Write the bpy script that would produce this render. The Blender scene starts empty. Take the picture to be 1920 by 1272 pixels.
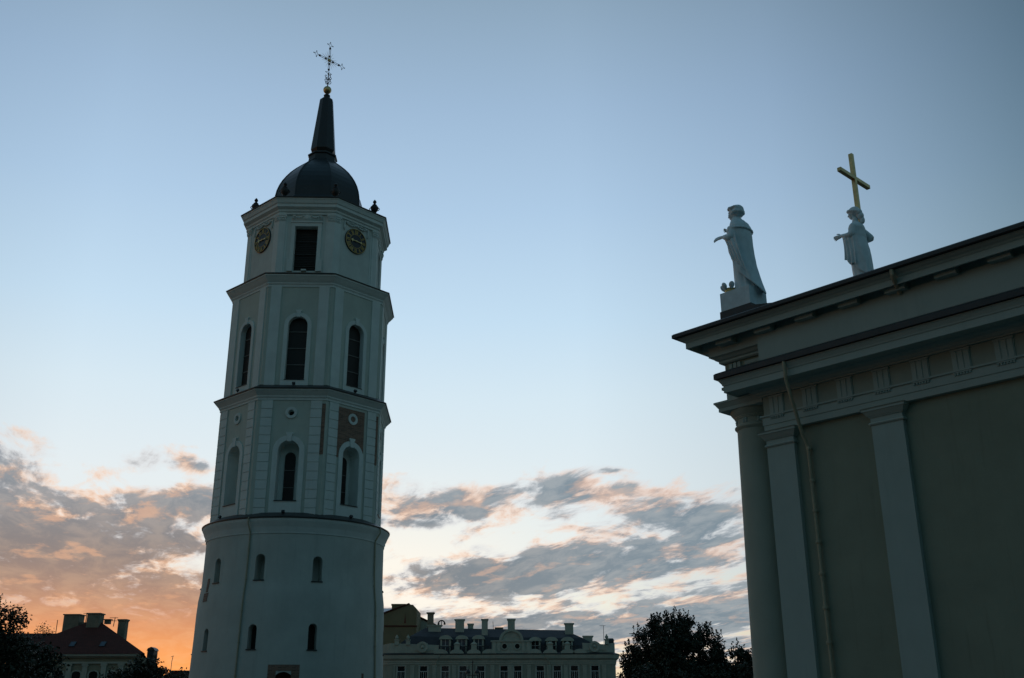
import bpy, bmesh, math, random
from mathutils import Vector, Matrix, noise as mnoise
R = math.radians
sin, cos, pi = math.sin, math.cos, math.pi
scene = bpy.context.scene
COL = scene.collection

# ------------------------------------------------------------------ camera
F_PX, TH, ROLL = 1934.0, R(20.02), 0.0033
cd = bpy.data.cameras.new('camera'); cam = bpy.data.objects.new('camera', cd); COL.objects.link(cam)
cd.sensor_width = 36.0; cd.lens = 36.0 * F_PX / 1920.0; cd.clip_start = 0.1; cd.clip_end = 20000
fw = Vector((0, cos(TH), sin(TH))); up = Vector((0, -sin(TH), cos(TH))); rt = Vector((1, 0, 0))
cx_ = rt * cos(ROLL) - up * sin(ROLL); cy_ = rt * sin(ROLL) + up * cos(ROLL); cz_ = -fw
m = Matrix((cx_, cy_, cz_)).transposed().to_4x4(); m.translation = Vector((0, 0, 1.6))
cam.matrix_world = m
scene.camera = cam
scene.view_settings.view_transform = 'Standard'; scene.view_settings.look = 'None'
scene.view_settings.exposure = 0.0; scene.view_settings.gamma = 1.0
scene.view_settings.use_curve_mapping = False

def lin(r, g, b):
    f = lambda c: (c / 255 / 12.92) if c <= 10 else ((c / 255 + 0.055) / 1.055) ** 2.4
    return (f(r), f(g), f(b), 1.0)

# ------------------------------------------------------------------ sky
SUN_AZ = -24.0       # the sun has just gone down, left of the tower
world = bpy.data.worlds.new('World'); scene.world = world; world.use_nodes = True
class NT:
    """small node-tree writer"""
    def __init__(s, nt): s.nt = nt
    def new(s, t, **kw):
        n = s.nt.nodes.new(t)
        for k, v in kw.items(): setattr(n, k, v)
        return n
    def put(s, sock, v):
        if isinstance(v, (int, float)): sock.default_value = v
        elif isinstance(v, (tuple, list)): sock.default_value = v
        else: s.nt.links.new(v, sock)
    def m(s, op, a, b=None, c=None, clamp=False):
        n = s.new('ShaderNodeMath', operation=op, use_clamp=clamp)
        s.put(n.inputs[0], a)
        if b is not None: s.put(n.inputs[1], b)
        if c is not None: s.put(n.inputs[2], c)
        return n.outputs[0]
    def ss(s, v, a, b):            # smoothstep
        n = s.new('ShaderNodeMapRange', interpolation_type='SMOOTHSTEP', clamp=True)
        s.put(n.inputs[0], v); n.inputs[1].default_value = a; n.inputs[2].default_value = b
        return n.outputs[0]
    def lerp(s, v, a, b, c, d):
        n = s.new('ShaderNodeMapRange', clamp=True)
        s.put(n.inputs[0], v)
        for i, q in enumerate((a, b, c, d)): n.inputs[i + 1].default_value = q
        return n.outputs[0]
    def ramp(s, v, stops, interp='LINEAR'):
        n = s.new('ShaderNodeValToRGB'); cr = n.color_ramp; cr.interpolation = interp
        while len(cr.elements) < len(stops): cr.elements.new(0.5)
        for e, (p, c) in zip(cr.elements, stops):
            e.position = p; e.color = c if len(c) == 4 else (*c, 1)
        s.put(n.inputs[0], v); return n.outputs[0]
    def mix(s, f, a, b, bt='MIX'):
        n = s.new('ShaderNodeMix', data_type='RGBA', blend_type=bt)
        s.put(n.inputs[0], f); s.put(n.inputs[6], a); s.put(n.inputs[7], b); return n.outputs[2]
    def vec(s, x, y, z):
        n = s.new('ShaderNodeCombineXYZ'); s.put(n.inputs[0], x); s.put(n.inputs[1], y); s.put(n.inputs[2], z); return n.outputs[0]
    def noise(s, v, scale, detail=5, rough=0.55, dist=0.0, dim='3D'):
        n = s.new('ShaderNodeTexNoise', noise_dimensions=dim)
        if v is not None: s.put(n.inputs['Vector'], v)
        n.inputs['Scale'].default_value = scale; n.inputs['Detail'].default_value = detail
        n.inputs['Roughness'].default_value = rough; n.inputs['Distortion'].default_value = dist
        return n.outputs[0]

def build_sky():
    nt = world.node_tree; nt.nodes.clear(); W = NT(nt)
    tc = W.new('ShaderNodeTexCoord'); sp = W.new('ShaderNodeSeparateXYZ'); nt.links.new(tc.outputs['Generated'], sp.inputs[0])
    x, y, z = sp.outputs
    el = W.m('MULTIPLY', W.m('ARCSINE', z), 57.2958)
    az = W.m('MULTIPLY', W.m('ARCTAN2', x, y), 57.2958)
    e01 = W.m('DIVIDE', el, 90.0, clamp=True)
    st = [(0, (253, 214, 160)), (2, (250, 228, 190)), (5, (238, 237, 222)), (8, (228, 237, 238)), (12, (226, 238, 243)),
          (16.6, (215, 234, 245)), (21, (197, 224, 244)), (27, (176, 205, 232)), (32.7, (159, 187, 215)), (38.4, (141, 167, 190)),
          (50, (118, 148, 172)), (70, (96, 128, 154)), (90, (90, 122, 148))]
    clear = W.ramp(e01, [(a / 90, lin(*c)) for a, c in st])
    ga = W.m('DIVIDE', W.m('ADD', az, 6.5), 9.0); ge = W.m('DIVIDE', W.m('SUBTRACT', el, 6.5), 4.2)
    glow = W.m('EXPONENT', W.m('MULTIPLY', W.m('ADD', W.m('MULTIPLY', ga, ga), W.m('MULTIPLY', ge, ge)), -1.0))
    clear = W.mix(W.m('MULTIPLY', glow, 0.95), clear, lin(255, 250, 238))
    # the sky dims away from the sunset
    d = W.m('ABSOLUTE', W.m('ADD', az, 10.0))
    d = W.m('MINIMUM', d, W.m('SUBTRACT', 360.0, d))
    dim = W.ramp(W.m('DIVIDE', d, 180.0), [(0, (1,) * 3), (14 / 180, (1,) * 3), (26 / 180, (.78, .80, .82)), (41 / 180, (.31, .37, .385)), (75 / 180, (.225, .31, .31)), (1, (.225, .33, .33))])
    shade = W.mix(W.ss(el, 2.0, 34.0), (.42, .46, .50, 1), (1, 1, 1, 1))      # the earth's shadow stands low in the east
    dim = W.mix(W.ss(d, 50.0, 90.0), dim, W.mix(1.0, dim, shade, 'MULTIPLY'))
    dim = W.mix(W.ss(el, 42.0, 85.0), dim, (.60, .78, .78, 1))
    clear = W.mix(1.0, clear, dim, 'MULTIPLY')
    # ---- clouds: noise on a flat layer high above, so they close up towards the horizon
    den = W.m('ADD', z, 0.085)
    px = W.m('DIVIDE', x, den); py = W.m('DIVIDE', y, den)
    a = R(-17)
    qx = W.m('SUBTRACT', W.m('MULTIPLY', px, cos(a)), W.m('MULTIPLY', py, sin(a)))
    qy = W.m('ADD', W.m('MULTIPLY', px, sin(a)), W.m('MULTIPLY', py, cos(a)))
    P = W.vec(W.m('MULTIPLY', qx, 1.0), W.m('MULTIPLY', qy, 0.52), SKY_SEED)
    n1 = W.noise(P, 2.1, 10, 0.60, 0.45)
    n2 = W.noise(W.vec(W.m('ADD', qx, 7.3), W.m('MULTIPLY', qy, 0.42), 3.1), 8.0, 8, 0.62, 0.4)
    dens = W.m('ADD', W.m('MULTIPLY', n1, 0.61), W.m('MULTIPLY', n2, 0.39))
    # where the banks of cloud lie (azimuth, elevation, spreads, weight)
    bias = None
    def blob(a0, e0, sa, se, w, tilt=0.0):
        nonlocal bias
        da = W.m('SUBTRACT', az, a0); de = W.m('SUBTRACT', W.m('SUBTRACT', el, e0), W.m('MULTIPLY', da, tilt))
        q = W.m('ADD', W.m('POWER', W.m('ABSOLUTE', W.m('DIVIDE', da, sa)), 2.0), W.m('POWER', W.m('ABSOLUTE', W.m('DIVIDE', de, se)), 2.0))
        g = W.m('MULTIPLY', W.m('EXPONENT', W.m('MULTIPLY', q, -1.0)), w)
        bias = g if bias is None else W.m('ADD', bias, g)
    for b in BLOBS: blob(*b)
    top = W.ss(el, 16.5, 10.5)
    thr = W.m('SUBTRACT', W.m('SUBTRACT', 0.86, W.m('MULTIPLY', top, 0.392)), bias)
    back = W.ss(d, 45.0, 70.0)                              # mostly clear behind us
    thr = W.m('ADD', thr, W.m('MULTIPLY', back, 0.10))
    t = W.m('SUBTRACT', dens, thr)
    cov = W.ss(t, -0.032, 0.085)
    thick = W.ss(t, 0.015, 0.115)
    # colours: rims and low sides catch the last sun, bodies are grey
    warm = W.ss(az, 14.0, -20.0)
    n3 = W.noise(W.vec(W.m('ADD', qx, 2.0), W.m('MULTIPLY', qy, 0.6), 9.0), 5.0, 5, 0.6, 0.2)
    rimc = W.mix(W.m('ADD', W.m('MULTIPLY', W.ss(n3, 0.42, 0.58), 0.85), 0.12), lin(218, 226, 232), W.mix(warm, lin(249, 208, 184), lin(252, 204, 168)))
    wl = W.m('MULTIPLY', warm, W.ss(el, 13.0, 7.0))
    body = W.mix(wl, lin(127, 145, 158), lin(118, 123, 129))
    body = W.mix(W.m('MULTIPLY', W.ss(n2, 0.40, 0.66), 0.8), body, W.mix(wl, lin(164, 173, 179), lin(152, 143, 138)))
    body = W.mix(W.m('MULTIPLY', W.ss(n3, 0.54, 0.66), W.m('ADD', 0.34, W.m('MULTIPLY', warm, 0.16))), body, W.mix(warm, lin(236, 196, 172), lin(240, 186, 150)))
    cc = W.mix(thick, rimc, body)
    dusk = W.m('MULTIPLY', W.ss(el, 9.2, 2.9), W.ss(az, -4.0, -17.0))      # orange band over the left horizon
    oc = W.ramp(W.m('DIVIDE', el, 12.0, clamp=True), [(0.0, lin(255, 170, 88)), (0.17, lin(253, 166, 96)), (0.36, lin(216, 146, 104)), (0.55, lin(176, 136, 114)), (0.8, lin(134, 124, 122)), (1.0, lin(126, 124, 126))])
    oc = W.mix(W.m('MULTIPLY', W.ss(n2, 0.36, 0.68), 0.30), oc, W.mix(0.5, oc, lin(255, 214, 170)))
    cc = W.mix(dusk, cc, oc)
    haze = W.m('MULTIPLY', dusk, W.ss(el, 9.0, 4.0))
    clear = W.mix(haze, clear, oc)
    cc = W.mix(1.0, cc, W.mix(0.55, dim, (1, 1, 1, 1)), 'MULTIPLY')
    col = W.mix(cov, clear, cc)
    # physical sky of the same evening laid thinly underneath
    sk = W.new('ShaderNodeTexSky', sky_type='NISHITA'); sk.sun_disc = False
    sk.sun_elevation = R(0.6); sk.sun_rotation = R(SUN_AZ); sk.altitude = 100; sk.dust_density = 1.5
    b1 = W.new('ShaderNodeBackground'); nt.links.new(col, b1.inputs[0]); b1.inputs[1].default_value = SKY_GAIN
    b2 = W.new('ShaderNodeBackground'); nt.links.new(sk.outputs[0], b2.inputs[0]); b2.inputs[1].default_value = 0.012
    ad = W.new('ShaderNodeAddShader'); nt.links.new(b1.outputs[0], ad.inputs[0]); nt.links.new(b2.outputs[0], ad.inputs[1])
    o = W.new('ShaderNodeOutputWorld'); nt.links.new(ad.outputs[0], o.inputs[0])
SKY_GAIN = 0.97
SKY_SEED = 19.3
BLOBS = [(-25, 9.0, 9.0, 3.2, 0.085), (-28, 13.4, 4.5, 1.6, 0.15), (-22.5, 11.2, 2.0, 0.5, -0.05), (-17.3, 11.8, 2.6, 0.5, -0.09), (-18.6, 13.7, 1.8, 0.8, 0.15), (-17.6, 12.5, 1.4, 0.4, 0.12), (-26.0, 15.9, 1.8, 0.35, 0.17),
         (-5.3, 8.7, 2.6, 0.9, -0.14), (-3.5, 10.8, 4.5, 1.1, 0.11, 0.33), (2.0, 9.6, 3.0, 0.7, -0.06, 0.1), (3.0, 11.7, 1.5, 0.6, 0.13, 0.2), (6.0, 12.7, 1.2, 0.3, 0.14), (3.0, 7.6, 8.0, 1.1, 0.10, 0.08),
         (9.5, 10.3, 2.6, 1.0, 0.10, -0.2), (-3.5, 5.6, 2.5, 0.45, -0.06), (-2.5, 6.9, 3.5, 0.7, 0.07), (7.5, 5.9, 4.0, 0.35, -0.04), (4.0, 4.6, 10.0, 1.4, 0.085), (-22, 4.0, 12, 3.0, 0.12), (20, 7, 12, 5, 0.03)]
build_sky()
sd = bpy.data.lights.new('sun', 'SUN'); sun = bpy.data.objects.new('sun', sd); COL.objects.link(sun)
sd.energy = 0.04; sd.angle = R(8); sd.color = (1.0, 0.62, 0.35)
sun.rotation_euler = Vector((sin(R(SUN_AZ)), cos(R(SUN_AZ)), sin(R(0.6)))).to_track_quat('Z', 'Y').to_euler()
# ------------------------------------------------------------------ materials
def mat(name, base, rough=0.8, var=0.12, scale=1.5, metal=0.0, kind='plaster', bump=0.0, streak=0.0, **kw):
    mt = bpy.data.materials.new(name); mt.use_nodes = True
    nt = mt.node_tree; W = NT(nt); b = nt.nodes['Principled BSDF']
    b.inputs['Roughness'].default_value = rough; b.inputs['Metallic'].default_value = metal
    tc = W.new('ShaderNodeTexCoord'); co = tc.outputs['Object']
    lo = tuple(c * (1 - var) for c in base) + (1,); hi = tuple(min(1, c * (1 + var)) for c in base) + (1,)
    n = W.noise(co, scale, 6, 0.6)
    col = W.ramp(n, [(0.3, lo), (0.7, hi)])
    if streak:
        mp = W.new('ShaderNodeMapping'); nt.links.new(co, mp.inputs[0]); mp.inputs['Scale'].default_value = (2.6, 2.6, 0.16)
        s_ = W.noise(mp.outputs[0], 1.3, 6, 0.62)
        col = W.mix(W.m('MULTIPLY', W.ss(s_, 0.52, 0.78), streak), col, tuple(c * 0.6 for c in base) + (1,))
    if kind == 'brick':
        br = W.new('ShaderNodeTexBrick'); nt.links.new(kw['vec'](W, co), br.inputs['Vector'])
        br.inputs['Scale'].default_value = 1.0; br.inputs['Brick Width'].default_value = 0.29; br.inputs['Row Height'].default_value = 0.085
        br.inputs['Mortar Size'].default_value = 0.012
        br.inputs['Color1'].default_value = lo; br.inputs['Color2'].default_value = hi; br.inputs['Mortar'].default_value = (0.30, 0.27, 0.23, 1)
        col = W.mix(0.75, col, br.outputs['Color'])
    if kind == 'seam':
        wv = W.new('ShaderNodeTexWave', wave_type='BANDS', bands_direction='X'); nt.links.new(co, wv.inputs[0])
        wv.inputs['Scale'].default_value = kw.get('wscale', 2.0); wv.inputs['Distortion'].default_value = 0
        col = W.mix(W.ss(wv.outputs[1], 0.93, 0.98), col, tuple(c * 0.55 for c in base) + (1,))
    if kind == 'tile':
        br = W.new('ShaderNodeTexBrick'); nt.links.new(co, br.inputs['Vector'])
        br.inputs['Scale'].default_value = 1.0; br.inputs['Brick Width'].default_value = 0.25; br.inputs['Row Height'].default_value = 0.2
        br.inputs['Color1'].default_value = lo; br.inputs['Color2'].default_value = hi; br.inputs['Mortar'].default_value = tuple(c * .4 for c in base) + (1,)
        col = W.mix(0.7, col, br.outputs['Color'])
    nt.links.new(col, b.inputs['Base Color'])
    if bump:
        bp = W.new('ShaderNodeBump'); bp.inputs['Strength'].default_value = bump; bp.inputs['Distance'].default_value = 0.03
        nt.links.new(W.noise(co, scale * 6, 5, 0.6), bp.inputs['Height']); nt.links.new(bp.outputs[0], b.inputs['Normal'])
    return mt
MT = dict(
    tower_wall=mat('sage plaster', (0.54, 0.605, 0.54), .9, .07, .7, bump=.15, streak=.25),
    tower_base=mat('rough limewash', (0.53, 0.58, 0.54), .92, .10, .5, bump=.4, streak=.3),
    tower_trim=mat('white plaster', (0.69, 0.765, 0.735), .88, .07, .9, bump=.12, streak=.3),
    tower_mid=mat('pale plaster', (0.62, 0.69, 0.65), .88, .08, .9, bump=.12, streak=.35),
    bar=mat('grey glazing bar', (0.15, 0.15, 0.14), .7, .2),
    groove=mat('dark joint', (0.22, 0.25, 0.22), .9, .1),
    brick=mat('old red brick', (0.22, 0.125, 0.085), .92, .45, 2.2, kind='brick', bump=.3,
              vec=lambda W, co: (lambda s: W.vec(s.outputs[0], s.outputs[2], s.outputs[1]))((lambda n: (W.nt.links.new(co, n.inputs[0]), n)[1])(W.new('ShaderNodeSeparateXYZ')))),
    tin=mat('dark roof tin', (0.030, 0.034, 0.036), .48, .25, 2.0, metal=.0, bump=.1),
    dome=mat('blackened dome tin', (0.016, 0.020, 0.023), .40, .25, 1.3, bump=.08),
    dark=mat('dark interior', (0.012, 0.011, 0.010), .6, .2),
    louver=mat('weathered louver wood', (0.055, 0.055, 0.05), .8, .25, 4),
    gold=mat('gold leaf', (0.60, 0.47, 0.24), .42, .22, 2.5, metal=1.0, bump=.12),
    goldpaint=mat('gold paint', (0.62, 0.44, 0.15), .45, .15, 5, metal=.35),
    dial=mat('blue black dial', (0.012, 0.016, 0.024), .4, .2),
    iron=mat('wrought iron', (0.018, 0.018, 0.02), .5, .2),
    pipe=mat('painted drain pipe', (0.40, 0.38, 0.27), .6, .12, 3, streak=.3),
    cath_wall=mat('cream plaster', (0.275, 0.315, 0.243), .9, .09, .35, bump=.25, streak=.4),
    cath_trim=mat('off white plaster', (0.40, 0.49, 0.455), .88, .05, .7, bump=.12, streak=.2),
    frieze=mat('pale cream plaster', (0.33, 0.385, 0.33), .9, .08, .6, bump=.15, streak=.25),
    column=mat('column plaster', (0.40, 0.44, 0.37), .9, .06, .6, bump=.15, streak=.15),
    soffit=mat('ochre plaster', (0.36, 0.36, 0.27), .9, .08, 1),
    roof_tin=mat('black roof tin', (0.022, 0.020, 0.022), .5, .25, 1.5, bump=.1),
    statue=mat('painted statue plaster', (0.66, 0.78, 0.82), .7, .10, 2.2, bump=.2, streak=.35),
    palace=mat('grey stucco', (0.27, 0.30, 0.245), .9, .14, .5, streak=.4),
    palace_trim=mat('pale stucco', (0.37, 0.41, 0.345), .9, .14, .8, streak=.4),
    slate=mat('slate roof', (0.040, 0.044, 0.052), .85, .25, 1.0, kind='seam', wscale=1.6),
    glass=mat('dark window glass', (0.012, 0.014, 0.018), .08, .2),
    glass_blue=mat('attic window glass', (0.05, 0.07, 0.10), .1, .2),
    winframe=mat('white window frame', (0.55, 0.58, 0.55), .6, .08),
    ochre=mat('ochre render', (0.20, 0.18, 0.105), .9, .12, .4, streak=.25),
    redtile=mat('red clay tile', (0.085, 0.018, 0.011), .85, .25, 1.5, kind='tile'),
    chimney=mat('chimney plaster', (0.21, 0.20, 0.15), .9, .2, 1.5, streak=.4),
    housewall=mat('house plaster', (0.24, 0.25, 0.18), .9, .15, .6, streak=.3),
    leaf=mat('leaf green', (0.022, 0.030, 0.013), .6, .35, 1.2),
    leaf_dark=mat('dark leaf green', (0.017, 0.026, 0.011), .6, .35, 1.2),
    bark=mat('bark', (0.045, 0.036, 0.028), .9, .3, 3, bump=.4),
    lampglass=mat('milk glass', (0.35, 0.36, 0.34), .3, .1),
    paving=mat('granite paving', (0.085, 0.088, 0.085), .85, .18, .3, bump=.2),
    hill=mat('grass hill', (0.035, 0.06, 0.025), .95, .3, .05),
    banner=mat('dark red cloth', (0.16, 0.03, 0.02), .8, .2),
    steel=mat('galvanised steel', (0.25, 0.27, 0.29), .45, .15, metal=.6),
)

# ------------------------------------------------------------------ mesh helpers
class MB:
    def __init__(s): s.v = []; s.f = []; s.M = Matrix()
    def add(s, vs, fs):
        o = len(s.v); s.v += [tuple(s.M @ Vector(p)) for p in vs]; s.f += [tuple(i + o for i in f) for f in fs]; return s
    def box(s, x0, x1, y0, y1, z0, z1):
        v = [(x, y, z) for z in (z0, z1) for y in (y0, y1) for x in (x0, x1)]
        return s.add(v, [(0, 2, 3, 1), (4, 5, 7, 6), (0, 1, 5, 4), (2, 6, 7, 3), (0, 4, 6, 2), (1, 3, 7, 5)])
    def taper(s, x0, x1, y0, y1, z0, z1, k):     # box whose top is scaled about its centre
        cx, cy = (x0 + x1) / 2, (y0 + y1) / 2
        v = [(x, y, z0) for y in (y0, y1) for x in (x0, x1)] + [(cx + (x - cx) * k, cy + (y - cy) * k, z1) for y in (y0, y1) for x in (x0, x1)]
        return s.add(v, [(0, 2, 3, 1), (4, 5, 7, 6), (0, 1, 5, 4), (2, 6, 7, 3), (0, 4, 6, 2), (1, 3, 7, 5)])
    def prism(s, poly, y0, y1):                  # polygon in (x, z), extruded along y
        n = len(poly)
        v = [(a, y0, b) for a, b in poly] + [(a, y1, b) for a, b in poly]
        return s.add(v, [tuple(range(n)), tuple(range(2 * n - 1, n - 1, -1))] + [(i, i + n, (i + 1) % n + n, (i + 1) % n) for i in range(n)])
    def strip(s, inner, outer, y0, y1, closed=False):   # band between two outlines in (x, z), from y0 (back) to y1 (front)
        n = len(inner); L = n if closed else n - 1
        v = [(a, y, b) for y in (y0, y1) for p in (inner, outer) for a, b in p]
        f = []
        for i in range(L):
            j = (i + 1) % n
            f += [(2 * n + i, 2 * n + j, 3 * n + j, 3 * n + i), (i, n + i, n + j, j), (n + i, 3 * n + i, 3 * n + j, n + j), (i, j, 2 * n + j, 2 * n + i)]
        if not closed:
            for i in (0, n - 1): f.append((i, 2 * n + i, 3 * n + i, n + i))
        return s.add(v, f)
    def lathe(s, prof, n=32, ph=0.0, cap=True):
        v = []; f = []
        for r, z in prof:
            for k in range(n):
                a = ph + 2 * pi * k / n; v.append((r * sin(a), -r * cos(a), z))
        for i in range(len(prof) - 1):
            for k in range(n):
                j = (k + 1) % n; f.append((i * n + k, i * n + j, (i + 1) * n + j, (i + 1) * n + k))
        if cap: f += [tuple(range(n - 1, -1, -1)), tuple((len(prof) - 1) * n + k for k in range(n))]
        return s.add(v, f)
    def tube(s, pts, r, n=8, r2=None):
        pts = [Vector(p) for p in pts]; v = []; f = []; L = len(pts)
        for i, p in enumerate(pts):
            t = (pts[min(i + 1, L - 1)] - pts[max(i - 1, 0)]).normalized()
            a = t.orthogonal().normalized() if i == 0 else (a - t * a.dot(t)).normalized()
            b = t.cross(a); rr = r if r2 is None else r + (r2 - r) * i / (L - 1)
            for k in range(n):
                q = 2 * pi * k / n; v.append(tuple(p + (a * cos(q) + b * sin(q)) * rr))
        for i in range(L - 1):
            for k in range(n):
                j = (k + 1) % n; f.append((i * n + k, i * n + j, (i + 1) * n + j, (i + 1) * n + k))
        f += [tuple(range(n - 1, -1, -1)), tuple((L - 1) * n + k for k in range(n))]
        return s.add(v, f)
    def ball(s, c, r, n=10, sx=1, sy=1, sz=1):
        pr = [(max(1e-4, sin(pi * i / n)) * r, -cos(pi * i / n) * r) for i in range(n + 1)]
        o = len(s.v); M0 = s.M; s.M = M0 @ Matrix.Translation(c) @ Matrix.Diagonal((sx, sy, sz, 1)); s.lathe(pr, 2 * n, cap=False); s.M = M0; return s
    def mesh(s, name, smooth=False):
        me = bpy.data.meshes.new(name); me.from_pydata(s.v, [], s.f)
        bm = bmesh.new(); bm.from_mesh(me); bmesh.ops.recalc_face_normals(bm, faces=bm.faces); bm.to_mesh(me); bm.free()
        if smooth:
            for p in me.polygons: p.use_smooth = True
        return me
def link(name, me, mt=None, parent=None):
    o = bpy.data.objects.new(name, me); COL.objects.link(o)
    if mt is not None: me.materials.clear(); me.materials.append(MT[mt])
    if parent: o.parent = parent
    return o
def obj(name, mb, mt, parent=None, smooth=False, label=None):
    o = link(name, mb.mesh(name, smooth), mt, parent)
    if smooth == 'auto': auto_smooth(o.data)
    if label: o['label'] = label
    return o
def auto_smooth(me, deg=35):
    bm = bmesh.new(); bm.from_mesh(me)
    for e in bm.edges:
        e.smooth = len(e.link_faces) == 2 and e.calc_face_angle(3.2) < R(deg)
    for f in bm.faces: f.smooth = True
    bm.to_mesh(me); bm.free()
def empty(name, label, cat, loc=(0, 0, 0), rz=0.0, group=None):
    o = bpy.data.objects.new(name, None); COL.objects.link(o); o.location = loc; o.rotation_euler = (0, 0, rz)
    return tag(o, label, cat, group)
def tag(o, label, cat, group=None):
    o['label'] = label; o['category'] = cat
    if group: o['group'] = group
    return o
def structure(o): o['kind'] = 'structure'; return o
def copy_child(o, parent, M=None):
    c = o.copy(); COL.objects.link(c); c.parent = parent
    if M is not None: c.matrix_local = M
    for ch in list(o.children): copy_child(ch, c)
    return c
def evaluated(o, name):
    dg = bpy.context.evaluated_depsgraph_get(); dg.update()
    return bpy.data.meshes.new_from_object(o.evaluated_get(dg))
def cut(me, cutter_mb):
    """boolean difference of a mesh and a set of separate solids"""
    a = bpy.data.objects.new('wall', me); b = bpy.data.objects.new('cutter', cutter_mb.mesh('cutter'))
    COL.objects.link(a); COL.objects.link(b)
    md = a.modifiers.new('b', 'BOOLEAN'); md.operation = 'DIFFERENCE'; md.solver = 'EXACT'; md.object = b
    r = evaluated(a, 'wall')
    bpy.data.objects.remove(a); bpy.data.objects.remove(b)
    return r
def archpoly(hw, z0, zs, n=10, cx=0.0, rise=None):
    """outline of an opening with a round head: up the right side, over, down the left"""
    rise = hw if rise is None else rise
    return [(cx + hw, z0)] + [(cx + hw * cos(pi * i / n), zs + rise * sin(pi * i / n)) for i in range(n + 1)] + [(cx - hw, z0)]
RZ = lambda a: Matrix.Rotation(a, 4, 'Z')
T = lambda *p: Matrix.Translation(p)

# ------------------------------------------------------------------ ground
g = MB(); S_ = 3000; g.add([(-S_, -S_, 0), (S_, -S_, 0), (S_, S_, 0), (-S_, S_, 0)], [(0, 1, 2, 3)])
structure(obj('ground', g, 'paving'))

# unseen castle hill stand-in, added behind camera to shade walls from low eastern sky
hl = MB(); v = []; f = []; NA = 40; NR = 12
for i in range(NA + 1):
    az = R(95 + 175 * i / NA)
    for j in range(NR + 1):
        r = 26 + 110 * j / NR; ed = min(1, min(i, NA - i) / 6)
        h = 54 * (1 - cos(pi * min(1, j / 6))) / 2 * ed * (1 + .15 * sin(i * .7)) - .3
        v.append((r * sin(az), r * cos(az), h))
for i in range(NA):
    for j in range(NR): o = i * (NR + 1) + j; f.append((o, o + 1, o + NR + 2, o + NR + 1))
hl.add(v, f); structure(obj('sky_blocker_hill', hl, 'hill', None, True))

# ------------------------------------------------------------------ bell tower
TX, TY, PHI = -15.6, 75.0, R(2.135)
tower = empty('bell_tower', 'tall white octagonal bell tower with clocks, dark dome and needle spire standing on the left', 'bell tower', (TX, TY, 0), PHI)
OCT = pi / 8
FACES = range(8)
C8 = cos(pi / 8)

# -- round lower storey
base_prof = [(6.62, 0), (6.55, 4), (6.48, 6.5), (6.46, 8.1), (6.42, 9.0), (6.35, 9.5), (6.28, 10.1), (6.26, 11.5), (6.25, 13.2)]
mb = MB().lathe(base_prof, 96)
base_me = mb.mesh('base')
ct = MB()
UP = [(-44.6, 9.95, 11.25), (-11.6, 9.95, 11.32), (23.2, 9.9, 11.22), (92, 9.9, 11.2), (127, 9.9, 11.2), (-80, 9.9, 11.2)]
LOW = [(-47.4, 5.58, 6.72), (-12.2, 5.58, 6.85), (22.1, 5.56, 6.92), (92, 5.56, 6.9), (127, 5.56, 6.9), (-82, 5.56, 6.9)]
for hw, rows in ((0.325, UP), (0.285, LOW)):
    for an, z0, zs in rows:
        ct.M = RZ(R(an)); ct.prism(archpoly(hw, z0, zs, 8), -7.2, -5.75 if hw < .3 else -5.3)
ct.M = RZ(R(7.2)); ct.prism(archpoly(0.66, 0.2, 3.55, 12), -7.2, -5.6)
bw = link('base_wall', cut(base_me, ct), 'tower_base', tower); auto_smooth(bw.data, 30)
for hw, rows, dark in ((0.325, UP, 0), (0.285, LOW, 1)):
    for an, z0, zs in rows:
        s = MB(); s.M = RZ(R(an)); s.box(-hw - .06, hw + .06, -6.56 if dark else -6.36, -5.9, z0 - .05, z0 + .015); obj('window_sill', s, 'tin', tower)
        if dark:
            s = MB(); s.M = RZ(R(an)); s.prism(archpoly(hw * .98, z0 + .02, zs, 8), -5.86, -5.78); w_ = obj('slit_window', s, 'dark', tower)
s = MB(); s.M = RZ(R(7.2)); s.prism(archpoly(0.65, 0.2, 3.55, 12), -5.72, -5.62); obj('door', s, 'banner', tower)
def curved_patch(a0, a1, z0, z1, rad, hole=None):
    q = MB(); n = 14; v = []; f = []
    for i in range(n + 1):
        a = R(a0 + (a1 - a0) * i / n)
        for z, k in ((z0, 0), (z1, 0)):
            for rr in (rad(z) - .1, rad(z) + .02): v.append((rr * sin(a), -rr * cos(a), z))
    for i in range(n):
        o = i * 4; f += [(o + 1, o + 5, o + 7, o + 3), (o, o + 1, o + 5, o + 4), (o + 2, o + 6, o + 7, o + 3)]
    f += [(0, 1, 3, 2), (n * 4, n * 4 + 2, n * 4 + 3, n * 4 + 1)]
    return q.add(v, f)
def rad_at(z):
    for (r0, z0), (r1, z1) in zip(base_prof, base_prof[1:]):
        if z <= z1: return r0 + (r1 - r0) * (z - z0) / (z1 - z0)
    return base_prof[-1][0]
for a0, a1, z0, z1 in ((-1.5, 3.0, 0.3, 4.64), (11.4, 15.9, 0.3, 4.64), (3.0, 11.4, 4.27, 4.64), (-55.6, -52.6, 9.42, 10.32), (-57.6, -51.2, 8.8, 9.36), (56.4, 58.2, 3.8, 4.2)):
    obj('brick_patch', curved_patch(a0, a1, z0, z1, rad_at), 'brick', tower)
crn = MB().lathe([(6.2, 12.95), (6.30, 13.0), (6.30, 13.12), (6.36, 13.22), (6.36, 13.34), (6.44, 13.48), (6.53, 13.72), (6.60, 13.84), (6.60, 13.96), (6.2, 13.98)], 96)
obj('round_cornice', crn, 'tower_trim', tower, 'auto')
obj('ledge_roof', MB().lathe([(6.52, 13.97), (6.66, 13.97), (6.67, 14.04), (6.0, 14.42), (5.8, 14.42)], 96), 'tin', tower, 'auto')

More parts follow.
